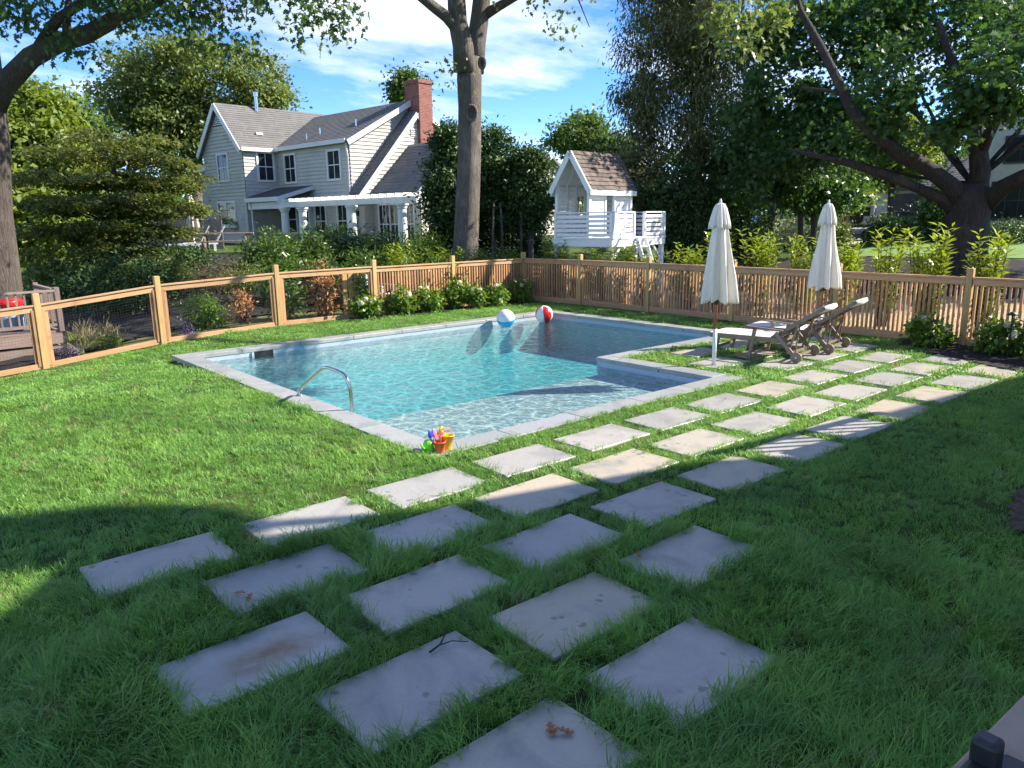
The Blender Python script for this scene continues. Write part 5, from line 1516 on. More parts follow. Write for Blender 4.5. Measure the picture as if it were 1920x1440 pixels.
# the oak trunk in the middle
b = onground(868, 22.6)
make_tree('oak_tree', 'tall bare oak trunk forking in the middle of the picture', b,
    [(b.x, b.y, b.z, .46), (*at(873, 470, 22.6), .38), (*at(876, 400, 22.6), .355), (*at(880, 300, 22.6), .335), (*at(881, 200, 22.6), .33), (*at(880, 150, 22.6), .35), (*at(880, 108, 22.6), .34)],
    [el(1010, -10, 20, 70, 26), el(1075, 25, 19.5, 42, 26), el(1100, 62, 19.5, 22, 20), el(970, -60, 21, 120, 40), el(700, -120, 22, 150, 70), el(880, -220, 22, 240, 110), el(1120, -130, 20, 150, 70), el(845, 130, 22.2, 7, 30),
     el(1395, 30, 15.5, 52, 42), el(1375, 95, 15.2, 38, 30), el(1425, 60, 15.5, 24, 30), el(1340, 20, 15.8, 45, 34)],
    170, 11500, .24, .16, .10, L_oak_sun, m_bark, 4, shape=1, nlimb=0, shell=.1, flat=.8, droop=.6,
    limbs=[(lp((872, 135, 22.5), (868, 85, 22.4), (858, 40, 22.4), (856, 0, 22.4), (852, -80, 22.4), (850, -250, 22.4)), [.33, .29, .265, .25, .22, .1]),
           (lp((888, 135, 22.7), (893, 80, 22.8), (900, 30, 22.8), (905, -20, 22.8), (915, -120, 22.8), (930, -260, 22.8)), [.30, .27, .255, .24, .2, .1]),
           (lp((862, 60, 22.4), (838, 32, 22.2), (812, 12, 22), (785, -10, 21.8), (720, -70, 21.6)), [.17, .155, .14, .13, .08]),
           (lp((908, 28, 22.8), (935, 12, 22.5), (965, -5, 22), (1040, -40, 21), (1150, -70, 20)), [.15, .12, .10, .08, .05]),
           (lp((930, -200, 22.8), (1100, -160, 20), (1300, -90, 17), (1400, -30, 15.7)), [.16, .13, .1, .06]),
           (lp((1400, -30, 15.7), (1392, 20, 15.5), (1372, 80, 15.2), (1366, 110, 15.1)), [.04, .025, .015, .008]),
           (lp((1040, -40, 21), (1085, 0, 19.8), (1105, 50, 19.5)), [.04, .02, .01])])
# branch scars on that trunk
oak_mid = [o for o in bpy.data.objects if o.get('label') == 'tall bare oak trunk forking in the middle of the picture'][0]
for (px, py, r, sx_) in ((884, 212, .16, .9), (904, 118, .11, .7)):
    c = at(px, py, 22.6 - .37); d = Vector((-c.x, -c.y, 0)).normalized()
    ring = []
    side = Vector((-d.y, d.x, 0))
    for k in range(17):
        a = 2 * math.pi * k / 16
        ring.append(c + side * math.cos(a) * r * sx_ + Vector((0, 0, math.sin(a) * r * 1.25)) + d * .02)
    MB().tube(ring, [.045] * 17, 8, cap=False).build('branch_scar', m_bark, oak_mid, smooth=True, origin=oak_mid.location)
    MB().add([p - d * .005 for p in ring[:-1]], [tuple(range(16))]).build('scar_hollow', m_bark_d, oak_mid, origin=oak_mid.location)
# evergreens behind the trunk
for k, (px, py, D, rx, ry, lab) in enumerate(((838, 345, 25.5, 40, 105, 'narrow dark evergreen left of the bare oak trunk'), (925, 325, 26, 70, 78, 'broad dark evergreen right of the bare oak trunk'), (995, 345, 25.5, 42, 66, 'dark evergreen next to the playhouse'))):
    b = onground(px, D)
    t = make_tree('evergreen_tree', lab, b, [(b.x, b.y, b.z, .10), (*at(px, py + ry, D), .09), (*at(px, py, D), .06), (*at(px, py - ry * .8, D), .02)],
        [el(px, py, D, rx * .8, ry * .9), el(px - rx * .3, py + ry * .45, D, rx * .7, ry * .6), el(px + rx * .3, py + ry * .4, D, rx * .7, ry * .6), el(px, py - ry * .55, D, rx * .5, ry * .5), el(px, py + ry * .95, D + .3, rx * .75, ry * .5)], 150, 20000, .20, .15, .065, L_ever, m_bark, 40 + k, nlimb=14, shell=.45, group='evergreens behind the fence')
b = onground(960, 25)
for k, (px, D, lean) in enumerate(((922, 24.6, 4), (944, 24.8, -6), (976, 25, 2))):
    b = onground(px, D)
    t = thing('bare_stem', ['left', 'middle', 'right'][k] + ' bare tan stem under the evergreens beside the playhouse', 'tree trunk', b, 0, 'bare stems')
    MB().tube([tuple(b - Vector((0, 0, .1))), tuple(at(px + lean * .5, 430, D)), tuple(at(px + lean, 380, D))], [.045, .04, .03], 8).build('stem', m_bark, t, smooth=True, origin=b)
for k, (px, py, D, rx, ry, lab, lm) in enumerate(((1082, 258, 62, 58, 44, 'distant pale tree left of the spruce above the playhouse', L_oak), (762, 172, 66, 19, 34, 'thin tree top beside the brick chimney', L_oak), (1150, 300, 60, 50, 50, 'distant tree behind the playhouse roof', L_oak_dark))):
    b = onground(px, D)
    make_tree('background_tree', lab, b, [(b.x, b.y, b.z, .25), (*at(px, py + ry * .4, D), .16), (*at(px, py - ry * .4, D), .06)], [el(px, py, D, rx, ry), el(px + rx * .4, py + ry * .5, D, rx * .7, ry * .6)], 60, 6000, .5, .34, .2, lm, m_bark_d, 50 + k, nlimb=16)
# spruce
b = onground(1312, 31)
make_tree('spruce_tree', 'huge drooping spruce right of the playhouse', b, [(b.x, b.y, b.z, .34), (*at(1310, 330, 31), .28), (*at(1305, 150, 31), .22), (*at(1302, 0, 31), .16), (*at(1300, -160, 31), .08)],
    [el(1300, -110, 31, 110, 60), el(1215, -20, 31, 40, 50), el(1300, -10, 31, 130, 50), el(1250, 60, 30.5, 90, 48), el(1350, 80, 30, 90, 60), el(1235, 130, 30.5, 70, 50), el(1320, 170, 30, 100, 50), el(1205, 190, 31, 55, 42), el(1280, 230, 30, 95, 45), el(1370, 230, 30.5, 80, 60), el(1190, 235, 31, 45, 30), el(1250, 290, 30.5, 90, 45)],
    230, 46000, .36, .22, .058, L_spruce, m_bark_d, 5, nlimb=80, shell=.25, flat=1.0, droop=2.2, up=.1)
for k, (px, py, D, rx, ry, lab, lm) in enumerate(((1195, 345, 28, 62, 75, 'bronzed evergreen just behind the playhouse roof', L_spruce), (1262, 375, 27, 55, 80, 'dark evergreen right of the playhouse railing', L_ever), (1345, 395, 29, 50, 55, 'dark shrub mass below the spruce', L_ever))):
    b = onground(px, D)
    make_tree('evergreen_tree', lab, b, [(b.x, b.y, b.z, .08), (*at(px, py, D), .05), (*at(px, py - ry * .6, D), .02)], [el(px, py, D, rx * .8, ry), el(px - rx * .2, py + ry * .5, D, rx * .9, ry * .6), el(px + rx * .2, py + ry * .4, D, rx * .9, ry * .6)], 110, 13000, .22, .16, .07, lm, m_bark_d, 60 + k, nlimb=10, shell=.4, group='evergreens behind the fence')
# the large maple at right
b = onground(1808, 25)
make_tree('maple_tree', 'massive spreading maple with a wide dark trunk at right', b,
    [(b.x, b.y, b.z, .80), (*at(1806, 470, 25), .62), (*at(1812, 420, 25), .57), (*at(1818, 375, 25), .56), (*at(1822, 345, 25), .42)],
    [els(1480, 30, 22, 100, 55), els(1600, 50, 22.5, 100, 65), els(1720, 60, 22, 100, 70), els(1840, 60, 21, 105, 85), els(1920, 150, 21, 70, 90), els(1860, 170, 21.5, 75, 60), els(1800, 250, 22.5, 60, 45), els(1560, 140, 23.5, 95, 55), els(1650, 160, 23, 60, 50), els(1470, 170, 25, 70, 55), els(1660, 215, 23, 45, 40),
     els(1530, 240, 24, 110, 40), els(1450, 285, 25, 95, 42), els(1570, 300, 24, 95, 30), els(1640, 250, 24, 55, 34), els(1700, -70, 22, 300, 80), els(1440, 90, 26, 60, 60), els(1420, 220, 26, 60, 50), els(1400, 340, 27, 60, 40), els(1950, 30, 20.5, 80, 120), (30, 4.2, 6.4, 2.6, 2.6, 1.8), (33, 2.4, 8.8, 3.2, 3.2, 2.2), (28.5, 2.8, 7.5, 2.5, 2.5, 1.8), (31, 6.5, 8.5, 3, 3, 2)],
    680, 70000, .30, .19, .17, L_maple, m_bark_m, 6, shape=1, nlimb=12, shell=.2, up=.7,
    limbs=[(lp((1800, 385, 24.9), (1785, 350, 24.6), (1735, 312, 24), (1690, 290, 23.5), (1640, 250, 23.2), (1598, 208, 23), (1575, 160, 23), (1540, 90, 23), (1500, 20, 23), (1480, -60, 23)), [0.296, 0.244, 0.215, 0.200, 0.178, 0.155, 0.126, 0.111, 0.089, 0.052]),
           (lp((1795, 400, 24.9), (1765, 372, 24.6), (1715, 350, 24), (1650, 325, 23.6), (1590, 305, 23.4), (1530, 292, 23.4), (1480, 280, 23.4)), [0.207, 0.163, 0.133, 0.118, 0.104, 0.074, 0.044]),
           (lp((1828, 370, 25), (1838, 320, 25), (1832, 260, 25), (1822, 200, 25), (1790, 130, 24.5), (1760, 40, 24)), [0.296, 0.259, 0.222, 0.178, 0.133, 0.074]),
           (lp((1845, 385, 25), (1880, 352, 24.6), (1915, 335, 24), (1960, 318, 23.5), (2040, 270, 23)), [0.266, 0.229, 0.215, 0.200, 0.163]),
           (lp((1835, 290, 25), (1870, 220, 24.5), (1890, 150, 24), (1910, 60, 23.5)), [0.163, 0.133, 0.104, 0.059]),
           (lp((1590, 180, 23), (1555, 170, 23), (1500, 165, 23.2)), [0.074, 0.052, 0.022])])
for k, (px, D, r, py, rx, ry, lab, lm) in enumerate(((1448, 31, .16, 300, 95, 62, 'straight dark tree trunk between the two umbrellas', L_maple), (1528, 35, .15, 345, 70, 45, 'slim leaning tree behind the right umbrella', L_maple), (1503, 34, .12, 330, 60, 50, 'thin tree standing left of the right umbrella', L_maple), (1672, 46, .2, 285, 58, 52, 'bright yellow green backlit tree seen under the maple limb', L_light), (1572, 50, .2, 345, 36, 36, 'light green tree left of the far garage', L_light), (1400, 48, .2, 330, 90, 60, 'dark tree behind the spruce trunk', L_oak_dark), (1560, 60, .25, 250, 90, 60, 'distant tree filling the gap under the maple crown', L_oak_dark), (1780, 62, .25, 330, 60, 70, 'distant tree behind the maple trunk', L_oak_dark))):
    b = onground(px, D)
    make_tree('background_tree', lab, b, [(b.x, b.y, b.z, r), (*at(px - 2, 410, D), r * .9), (*at(px + (12 if k == 1 else 0), py, D), r * .6), (*at(px, py - ry * .6, D), r * .2)], [el(px, py, D, rx, ry), el(px - rx * .4, py + ry * .4, D, rx * .6, ry * .5), el(px + rx * .4, py + ry * .3, D, rx * .6, ry * .5)], 90, 8000, .38 * D / 45 + .1, .19 * D / 32, .13 * D / 32, lm, m_bark_d, 70 + k, nlimb=16)
# woods closing the horizon
rng = np.random.default_rng(9)
ee = []
for px in range(-500, 2500, 55):
    D = rng.uniform(75, 105); ee.append(el(px, 395, D, 50, rng.uniform(38, 62)))
    D = rng.uniform(120, 150); ee.append(el(px + 25, 385, D, 40, rng.uniform(38, 60)))
pos, outw, cl, ck, off = crown_points(rng, ee, 1300, 42000, 1.3, .5)
n = len(pos)
fw_ = leaves('far_woods', pos, unit(rng.normal(size=(n, 3)) + np.array((0, 0, .6)) + outw * .5), rng.normal(size=(n, 3)), .95 * rng.uniform(.7, 1.2, n), .6, L_oak, None, (0, 0, 0), rng, .2, 0, ck)
tag(fw_, 'far belt of green woods closing the horizon', kind='stuff')

# ------------------------------------------------------------------ shrubs behind the wire fence
def shrub_px(name, label, px, py_top, D, wpx, lmat, seed, n, ll, lw, group=None, cat='shrub', cr=.16, up=.5, droop=0, shell=.35, nst=9):
    b = onground(px, D); h = at(px, py_top, D).z - b.z; r = wpx * D / FPX
    h = max(h, .3)
    return make_shrub(name, label, b, [(0, 0, h * .52, r * .75, r * .75, h * .5), (r * .45, -.2, h * .4, r * .6, r * .5, h * .38), (-r * .45, .1, h * .42, r * .6, r * .5, h * .38)], max(20, n // 45), n, cr, ll, lw, lmat, seed, group, cat, up, droop, shell, nst)
G1 = 'broad-leaved shrubs below the grey house'
for k, (px, py, D, w, lab) in enumerate(((505, 440, 24, 45, 'first of the broad-leaved shrubs right of the picnic table'), (565, 433, 25, 48, 'broad-leaved shrub in front of the porch columns'), (640, 428, 26, 52, 'broad-leaved shrub below the middle of the pergola'), (715, 432, 25, 50, 'broad-leaved shrub in front of the french windows'), (785, 428, 24, 45, 'broad-leaved shrub left of the bare oak trunk'), (535, 480, 20.5, 40, 'low shrub behind the third wire fence post'), (612, 478, 20.5, 42, 'low glossy shrub behind the dead brown shrub'), (690, 470, 20.5, 42, 'low glossy shrub behind the first picket panel'), (765, 468, 20.5, 40, 'low glossy shrub behind the second picket panel'), (825, 478, 20, 34, 'low glossy shrub left of the oak trunk base'))):
    shrub_px('broadleaf_shrub', lab, px, py, D, w, L_laurel_d, 200 + k, 2600, .16, .05, G1, cr=.2, up=.3, droop=.3)
shrub_px('leafy_bush', 'dark leafy bush left of the dry grasses behind the wire fence', 235, 470, 21.5, 62, L_ever, 220, 4200, .13, .055, None, cr=.2)
shrub_px('leafy_bush', 'green bush above the mulch bank behind the wire fence', 300, 485, 22.5, 55, L_shrub, 221, 3200, .10, .045, None, cr=.18)
shrub_px('dry_bush', 'dry brown twiggy bush below the picnic table', 385, 494, 22, 48, L_straw, 222, 2600, .14, .012, None, cr=.2, up=.1, nst=40)
shrub_px('dry_bush', 'low olive bush below the picnic bench', 455, 498, 22, 45, L_shrub, 223, 2600, .08, .03, None, cr=.2)
shrub_px('leafy_bush', 'fresh green bush seen through the second wire panel', 365, 550, 17.7, 30, L_hyd, 224, 2600, .07, .035, None, cr=.12)
shrub_px('dead_shrub', 'small dead orange brown shrub behind the second wire panel', 442, 540, 18.0, 13, L_dead, 225, 300, .12, .04, 'dead shrubs', cr=.10, nst=14)
shrub_px('dead_shrub', 'tall dead orange brown shrub behind the third wire panel', 597, 482, 18.3, 13, L_dead, 226, 620, .13, .04, 'dead shrubs', cr=.11, nst=14)
shrub_px('broadleaf_shrub', 'glossy shrub left of the tall dead shrub', 528, 520, 18.2, 24, L_laurel_d, 227, 700, .15, .05, None, cr=.15)
shrub_px('broadleaf_shrub', 'glossy shrub right of the tall dead shrub', 662, 505, 18.5, 26, L_laurel_d, 228, 800, .15, .05, None, cr=.15)
shrub_px('ornamental_grass', 'pale ornamental grass clump on the mulch behind the first wire panel', 134, 622, 18.2, 11, L_straw, 229, 300, .18, .012, 'ornamental grasses', 'grass clump', cr=.12, up=.1, droop=-1.2, nst=4)
shrub_px('ornamental_grass', 'smaller pale grass clump beside the larger one', 182, 620, 18.3, 6, L_straw, 230, 160, .16, .012, 'ornamental grasses', 'grass clump', cr=.09, up=.1, droop=-1.2, nst=4)
shrub_px('small_shrub', 'small bright green shrub at the foot of the mulch bank', 183, 640, 16.9, 12, L_light, 231, 420, .07, .04, None, cr=.08)
shrub_px('iris_clump', 'strappy green clump near the first fence post', 122, 640, 16.8, 10, L_light, 232, 60, .26, .03, None, 'plant', cr=.08, up=0, droop=-1.5, nst=3)
shrub_px('aster_plant', 'purple flowering aster at the foot of the fresh green bush', 330, 596, 17.0, 14, L_pink, 233, 260, .03, .03, 'purple asters', 'flower', cr=.07)
shrub_px('aster_plant', 'purple flowering aster by the strappy clump', 105, 655, 16.6, 12, L_pink, 234, 200, .03, .03, 'purple asters', 'flower', cr=.07)
shrub_px('leafy_bush', 'dark bush right behind the left hand deck', 170, 500, 23.5, 60, L_ever, 235, 3600, .12, .05, None, cr=.2)
shrub_px('leafy_bush', 'green bush beside the left oak trunk beyond the deck', 95, 470, 25, 55, L_shrub, 236, 3600, .14, .07, None, cr=.22)
shrub_px('leafy_bush', 'low dark bush left of the dry brown bush', 335, 470, 25, 45, L_ever, 237, 3000, .12, .05, None, cr=.2)
for k, (px, lab) in enumerate(((850, 'dark low bush hiding the foot of the evergreen left of the trunk'), (915, 'dark low bush under the broad evergreen'), (985, 'dark low bush under the evergreen beside the playhouse'))):
    shrub_px('dark_bush', lab, px, 405, 27.5, 42, L_ever, 250 + k, 3200, .14, .06, 'dark bushes under the evergreens', cr=.24)
# laurels behind the picket fences
lau = [laurel_me(300 + k, (20, 26, 14, 23)[k], 1.75, (.36, .46, .30, .42)[k], 34, .19, .055, L_laurel) for k in range(4)]
random.seed(8)
lab_l = ' cherry laurel from the fence corner in the row behind the right fence'
ordl = 'first second third fourth fifth sixth seventh eighth ninth tenth eleventh twelfth thirteenth fourteenth fifteenth sixteenth seventeenth eighteenth nineteenth twentieth twenty-first twenty-second'.split()
y = 15.6
i = 0
while y > .8:
    st, fo = lau[i % 4]
    x = 14.95 + random.uniform(-.1, .25)
    hgt = random.uniform(.84, 1.12) * (.8 if y > 11.5 else 1)
    place_parts('laurel', ordl[i] + lab_l, 'shrub', (x, y, hzf(x, y)), random.uniform(0, 6), (1.0, hgt), 'laurels behind the right fence', (('stem', st), ('foliage', fo)))
    y -= random.uniform(.72, 1.05); i += 1
for k, x in enumerate((10.7, 11.7, 12.6, 13.4, 14.2)):
    st, fo = lau[(k + 1) % 4]
    place_parts('laurel', ordl[k] + ' cherry laurel from the left behind the back picket fence', 'shrub', (x, 16.75 + random.uniform(-.1, .2), hzf(x, 16.7)), random.uniform(0, 6), (.95, random.uniform(.78, .95)), 'laurels behind the back fence', (('stem', st), ('foliage', fo)))
# shrubs far right
shrub_px('boxwood_ball', 'round clipped boxwood before the far driveway', 1695, 410, 42, 17, L_hyd, 240, 2600, .10, .07, None, cr=.14, shell=.8)
shrub_px('dark_shrub', 'dark loose shrub left of the clipped boxwood', 1650, 408, 40, 26, L_ever, 241, 2600, .15, .09, None, cr=.25)
shrub_px('panicle_hydrangea', 'cream flowering hydrangea bush between the slim trees', 1472, 386, 42, 34, L_panicle, 242, 2400, .16, .12, None, cr=.28)
shrub_px('low_hedge', 'low clipped hedge in front of the right hand house', 1890, 415, 39, 48, L_ever, 243, 3600, .10, .07, None, 'hedge', cr=.2, shell=.6)
shrub_px('leafy_shrub', 'tall leafy shrub between the far garage and the maple trunk', 1750, 350, 40, 30, L_ever, 244, 3600, .17, .11, None, cr=.3)
shrub_px('leafy_shrub', 'dark shrub in the shade left of the left umbrella', 1300, 425, 27, 45, L_ever, 245, 2600, .13, .07, None, cr=.22)
shrub_px('leafy_shrub', 'dark shrub in the shade right of the left umbrella', 1415, 405, 30, 42, L_ever, 246, 2800, .14, .08, None, cr=.22)
shrub_px('leafy_shrub', 'green shrub left of the far parked car', 1560, 405, 40, 30, L_shrub, 247, 2200, .14, .09, None, cr=.22)
# ------------------------------------------------------------------ left deck behind the fence
m_grey = woodmat('weathered_deck', (.30, .22, .18), (.22, .16, .13), (1, 12, 12), .15)
m_greyv = woodmat('weathered_baluster', (.27, .20, .165), (.19, .14, .12), (12, 12, 1), .15)
dp = at(112, 590, 17.7)
dkz = .15
dk_ = thing('garden_deck', 'low weathered wooden deck with railing at the left edge', 'deck', (dp.x, dp.y, hzf(dp.x, dp.y)), R_(3))
q0 = dkz - hzf(dp.x, dp.y)
for k in range(14):
    MB().bb(-4.2, 0, k * .145, k * .145 + .138, q0 - .04, q0).build('deck_board', m_grey, dk_)
for k in range(2): MB().bb(-4.2, -.02, -.045, -.005, q0 - .26 - k * .27, q0 - .045 - k * .265).build('fascia_board', m_grey, dk_)
MB().bb(-.05, -.01, -.04, 2.05, q0 - .26, q0 - .045).build('side_fascia', m_grey, dk_)
def deck_rail(p, q):
    p = Vector(p); q = Vector(q); up = Vector((0, 0, 1))
    for s in (p, q): MB().box(s + up * .42, (.09, .09, .88)).build('rail_post', m_greyv, dk_)
    MB().beam(p + up * .80, q + up * .80, .09, .04).build('top_rail', m_grey, dk_)
    MB().beam(p + up * .12, q + up * .12, .05, .06).build('bottom_rail', m_grey, dk_)
    n = int((q - p).length / .14)
    for k in range(1, n):
        c = p.lerp(q, k / n) + up * .45
        MB().box(c, (.035, .035, .64)).build('baluster', m_greyv, dk_)
deck_rail((0, .0, q0), (-2.0, .0, q0)); deck_rail((-2.0, 0, q0), (-4.2, 0, q0)); deck_rail((0, .1, q0), (.05, 2.0, q0)); deck_rail((-.4, 2.0, q0), (-3.6, 2.05, q0))
bx_ = MB(); bx_.beam((-1.2, -.1, -.2), (-2.2, -.1, q0 - .3), .05, .08).beam((-2.2, -.1, -.2), (-1.2, -.1, q0 - .3), .05, .08); bx_.build('cross_brace', m_grey, dk_)
ck_ = thing('storage_barrel', 'blue and red storage barrel standing on the left deck', 'barrel', dk_.matrix_basis @ Vector((-.75, .75, q0)))
MB().lathe([(.26, 0), (.28, .02), (.29, .25), (.28, .48), (.26, .5)], 24).build('body', M('pale_blue_plastic', (.25, .40, .55), (.2, .34, .48), 4, .4), ck_, smooth=True)
MB().lathe([(.285, .50), (.30, .52), (.30, .60), (.27, .63), (.02, .64)], 24).build('lid', m_vred, ck_, smooth=True)

# ------------------------------------------------------------------ patio beside the house
pz0 = onground(425, 30)
pt = thing('picnic_table', 'weathered wooden picnic table with two benches near the grey house', 'picnic table', (pz0.x, pz0.y, pz0.z), R_(-25))
m_pic = woodmat('picnic_wood', (.40, .30, .23), (.30, .22, .17), (1, 12, 12), .1)
for k in range(5): MB().bb(-.95, .95, -.37 + k * .15, -.37 + k * .15 + .14, .70, .74).build('table_board', m_pic, pt)
for s in (-1, 1):
    for k in range(2): MB().bb(-.95, .95, s * .72 - .14 + k * .145, s * .72 - .005 + k * .145, .41, .45).build('bench_board', m_pic, pt)
    MB().beam((s * .7, -.62, .0), (s * .7, -.25, .70), .05, .10).build('leg', m_pic, pt); MB().beam((s * .7, .62, .0), (s * .7, .25, .70), .05, .10).build('leg', m_pic, pt)
    MB().beam((s * .76, -.85, .37), (s * .76, .85, .37), .045, .09).beam((s * .76, -.36, .66), (s * .76, .36, .66), .045, .08).build('crosspiece', m_pic, pt)
def white_lounge(label, px, D, rz):
    b = onground(px, D)
    t = thing('lounge_chair', label, 'lounge chair', b, rz, 'white lounge chairs on the patio')
    for k in range(8): MB().bb(-.05 + k * .15, .08 + k * .15, -.3, .3, .30, .33).build('seat_slat', m_white, t)
    e = Vector((-.42, 0, .72)).normalized()
    for k in range(5): MB().beam(Vector((-.05, -.29, .34)) + e * (.08 + k * .15), Vector((-.05, .29, .34)) + e * (.08 + k * .15), .03, .125, up=tuple(e)).build('back_slat', m_white, t)
    for s in (-1, 1):
        MB().beam((-.1, s * .31, .31), (1.15, s * .31, .31), .04, .07).build('side_rail', m_white, t)
        for x in (.0, 1.05): MB().beam((x, s * .31, 0), (x, s * .31, .3), .05, .06).build('leg', m_white, t)
white_lounge('white plastic lounge chair left of the picnic table', 372, 31.5, R_(160))
white_lounge('white plastic lounge chair behind the picnic table', 402, 33, R_(165))
c = onground(364, 33.5)
m_beige = M('beige_canvas', (.52, .46, .36), (.46, .41, .32), 6, .9, .2)
umbrella('closed beige patio umbrella by the corner of the grey house', c.x, c.y, 2.25, 1.0, 2.2, m_beige, None, c.z)
# low grey fence beside it
gf = thing('board_fence', 'low grey board fence behind the white lounge chairs', 'fence', onground(350, 36), R_(-40))
for k in range(16): MB().bb(-1.6 + k * .2, -1.6 + k * .2 + .18, -.02, .02, 0, 1.25).build('board', m_grey, gf)
lt = MB()
for k in range(34): 
    x = -1.6 + k * .1
    lt.beam((x, -.03, 1.28), (x + .3, -.03, 1.6), .012, .02); lt.beam((x + .3, -.03, 1.28), (x, -.03, 1.6), .012, .02)
lt.bb(-1.65, 2.0, -.04, .03, 1.6, 1.65).build('lattice', m_grey, gf)

# white chairs seen between the pickets
def garden_chair(label, x, y, rz):
    t = thing('garden_chair', label, 'chair', (x, y, hzf(x, y)), rz, 'white chairs behind the picket fence')
    MB().bb(-.25, .25, -.25, .25, .40, .44).build('seat', m_white, t, bevel=.02)
    for k in range(4): MB().beam((-.2 + k * .133, .24, .45), (-.2 + k * .133, .33, .88), .07, .02).build('back_slat', m_white, t)
    MB().beam((-.25, .33, .88), (.25, .33, .88), .03, .07).build('back_rail', m_white, t)
    for sx_ in (-1, 1):
        for sy in (-1, 1): MB().beam((sx_ * .23, sy * .23, 0), (sx_ * .21, sy * .21, .41), .045, .045).build('leg', m_white, t)
        MB().beam((sx_ * .27, -.25, .62), (sx_ * .27, .29, .65), .05, .03).build('arm', m_white, t); MB().beam((sx_ * .27, -.22, .42), (sx_ * .27, -.22, .62), .04, .04).build('arm_post', m_white, t)
garden_chair('white garden chair behind the left part of the back picket fence', 9.95, 16.7, R_(20))
garden_chair('white garden chair behind the middle of the back picket fence', 10.9, 17.2, R_(-30))

# ------------------------------------------------------------------ person crouching behind the fence
pb = at(914, 478, 22.2)
px_, py_ = pb.x, pb.y
pg_ = hzf(px_, py_)
pe = thing('person', 'person in a navy cap and grey shirt bending behind the back fence corner', 'person', (px_, py_, pg_), R_(205))
m_shirt = M('grey_shirt', (.10, .10, .11), (.07, .07, .08), 8, .9)
m_skin = M('skin', (.42, .22, .15), (.38, .19, .13), 8, .55)
m_cap = M('navy_cap', (.018, .024, .055), (.014, .018, .04), 20, .9)
hz0 = 1.13 - pg_                                           # head centre height
# local x is where the person faces
J = {'pel': (-.30, 0, .48), 'bel': (-.22, 0, .62), 'che': (-.10, 0, .82), 'nec': (-.02, 0, .95), 'hed': (.03, 0, hz0 - .03), 'hd2': (.04, 0, hz0 + .06),
     'shl': (-.09, .18, .86), 'ell': (.08, .25, .62), 'hal': (.30, .16, .45), 'fil': (.38, .13, .41), 'shr': (-.09, -.18, .86), 'elr': (.08, -.25, .62), 'har': (.30, -.16, .45), 'fir': (.38, -.13, .41),
     'hil': (-.30, .10, .45), 'knl': (.10, .16, .46), 'anl': (-.12, .15, .08), 'tol': (.12, .17, .04), 'hir': (-.30, -.10, .45), 'knr': (.06, -.16, .12), 'anr': (-.34, -.14, .10), 'tor': (-.44, -.14, .02)}
nm = list(J); ix = {k: i for i, k in enumerate(nm)}
ed = [('pel', 'bel'), ('bel', 'che'), ('che', 'nec'), ('nec', 'hed'), ('hed', 'hd2'), ('che', 'shl'), ('shl', 'ell'), ('ell', 'hal'), ('hal', 'fil'), ('che', 'shr'), ('shr', 'elr'), ('elr', 'har'), ('har', 'fir'), ('pel', 'hil'), ('hil', 'knl'), ('knl', 'anl'), ('anl', 'tol'), ('pel', 'hir'), ('hir', 'knr'), ('knr', 'anr'), ('anr', 'tor')]
rad = {'pel': .14, 'bel': .14, 'che': .15, 'nec': .06, 'hed': .085, 'hd2': .08, 'sh': .065, 'el': .045, 'ha': .035, 'fi': .025, 'hi': .09, 'kn': .065, 'an': .045, 'to': .04}
pm_ = bpy.data.meshes.new('body'); pm_.from_pydata([J[k] for k in nm], [(ix[a], ix[b]) for a, b in ed], [])
po_ = link('body', pm_, pe)
sm = po_.modifiers.new('skin', 'SKIN'); sv = pm_.skin_vertices[0].data if pm_.skin_vertices else None
if sv is None:
    bm_ = bmesh.new(); bm_.from_mesh(pm_); bm_.verts.layers.skin.verify(); bm_.to_mesh(pm_); bm_.free(); sv = pm_.skin_vertices[0].data
for k in nm:
    r = rad.get(k, rad.get(k[:2], .06)); sv[ix[k]].radius = (r, r)
sv[ix['pel']].use_root = True
sb = po_.modifiers.new('sub', 'SUBSURF'); sb.levels = 1; sb.render_levels = 2
pm_.materials.append(m_shirt)
hd_ = MB().lathe([(.02, -.125), (.06, -.11), (.078, -.06), (.085, .0), (.088, .04), (.08, .08), (.05, .115), (.01, .125)], 18, (.05, 0, hz0), fn=lambda r, z, q: (r * (1.12 if math.cos(q) > 0 else 1.05) * (1 - .08 * abs(math.sin(q))), 0)).build('head', m_skin, pe, smooth=True)
MB().tube([(.145, 0, hz0 + .02), (.165, 0, hz0 - .03), (.148, 0, hz0 - .035)], [.008, .016, .01], 8).build('nose', m_skin, hd_, smooth=True)
for s in (-1, 1):
    MB().lathe([(.004, -.03), (.014, -.02), (.016, .01), (.004, .03)], 10, (.045, s * .088, hz0 - .01)).build('ear', m_skin, hd_, smooth=True)
    MB().lathe([(.002, -.01), (.011, 0), (.002, .01)], 10, (.128, s * .033, hz0 + .01)).build('eye', m_black, hd_, smooth=True)
MB().box((.138, 0, hz0 - .065), (.012, .045, .01)).build('mouth', m_pu, hd_)
cp_ = MB().lathe([(.098, .03), (.102, .05), (.1, .09), (.082, .13), (.045, .155), (.004, .16)], 20, (.045, 0, hz0)).build('cap', m_cap, pe, smooth=True)
v = [(.12 + .09 * math.cos(a), .085 * math.sin(a), hz0 + .045 - .018 * math.cos(a)) for a in np.linspace(-1.57, 1.57, 9)]
MB().slab(v, .008).build('brim', m_cap, cp_)
bl_ = thing('blue_pole', 'light blue pole end sticking up behind the back picket fence', 'pole', (*at(764, 500, 20.2).xy, hzf(*at(764, 500, 20.2).xy)))
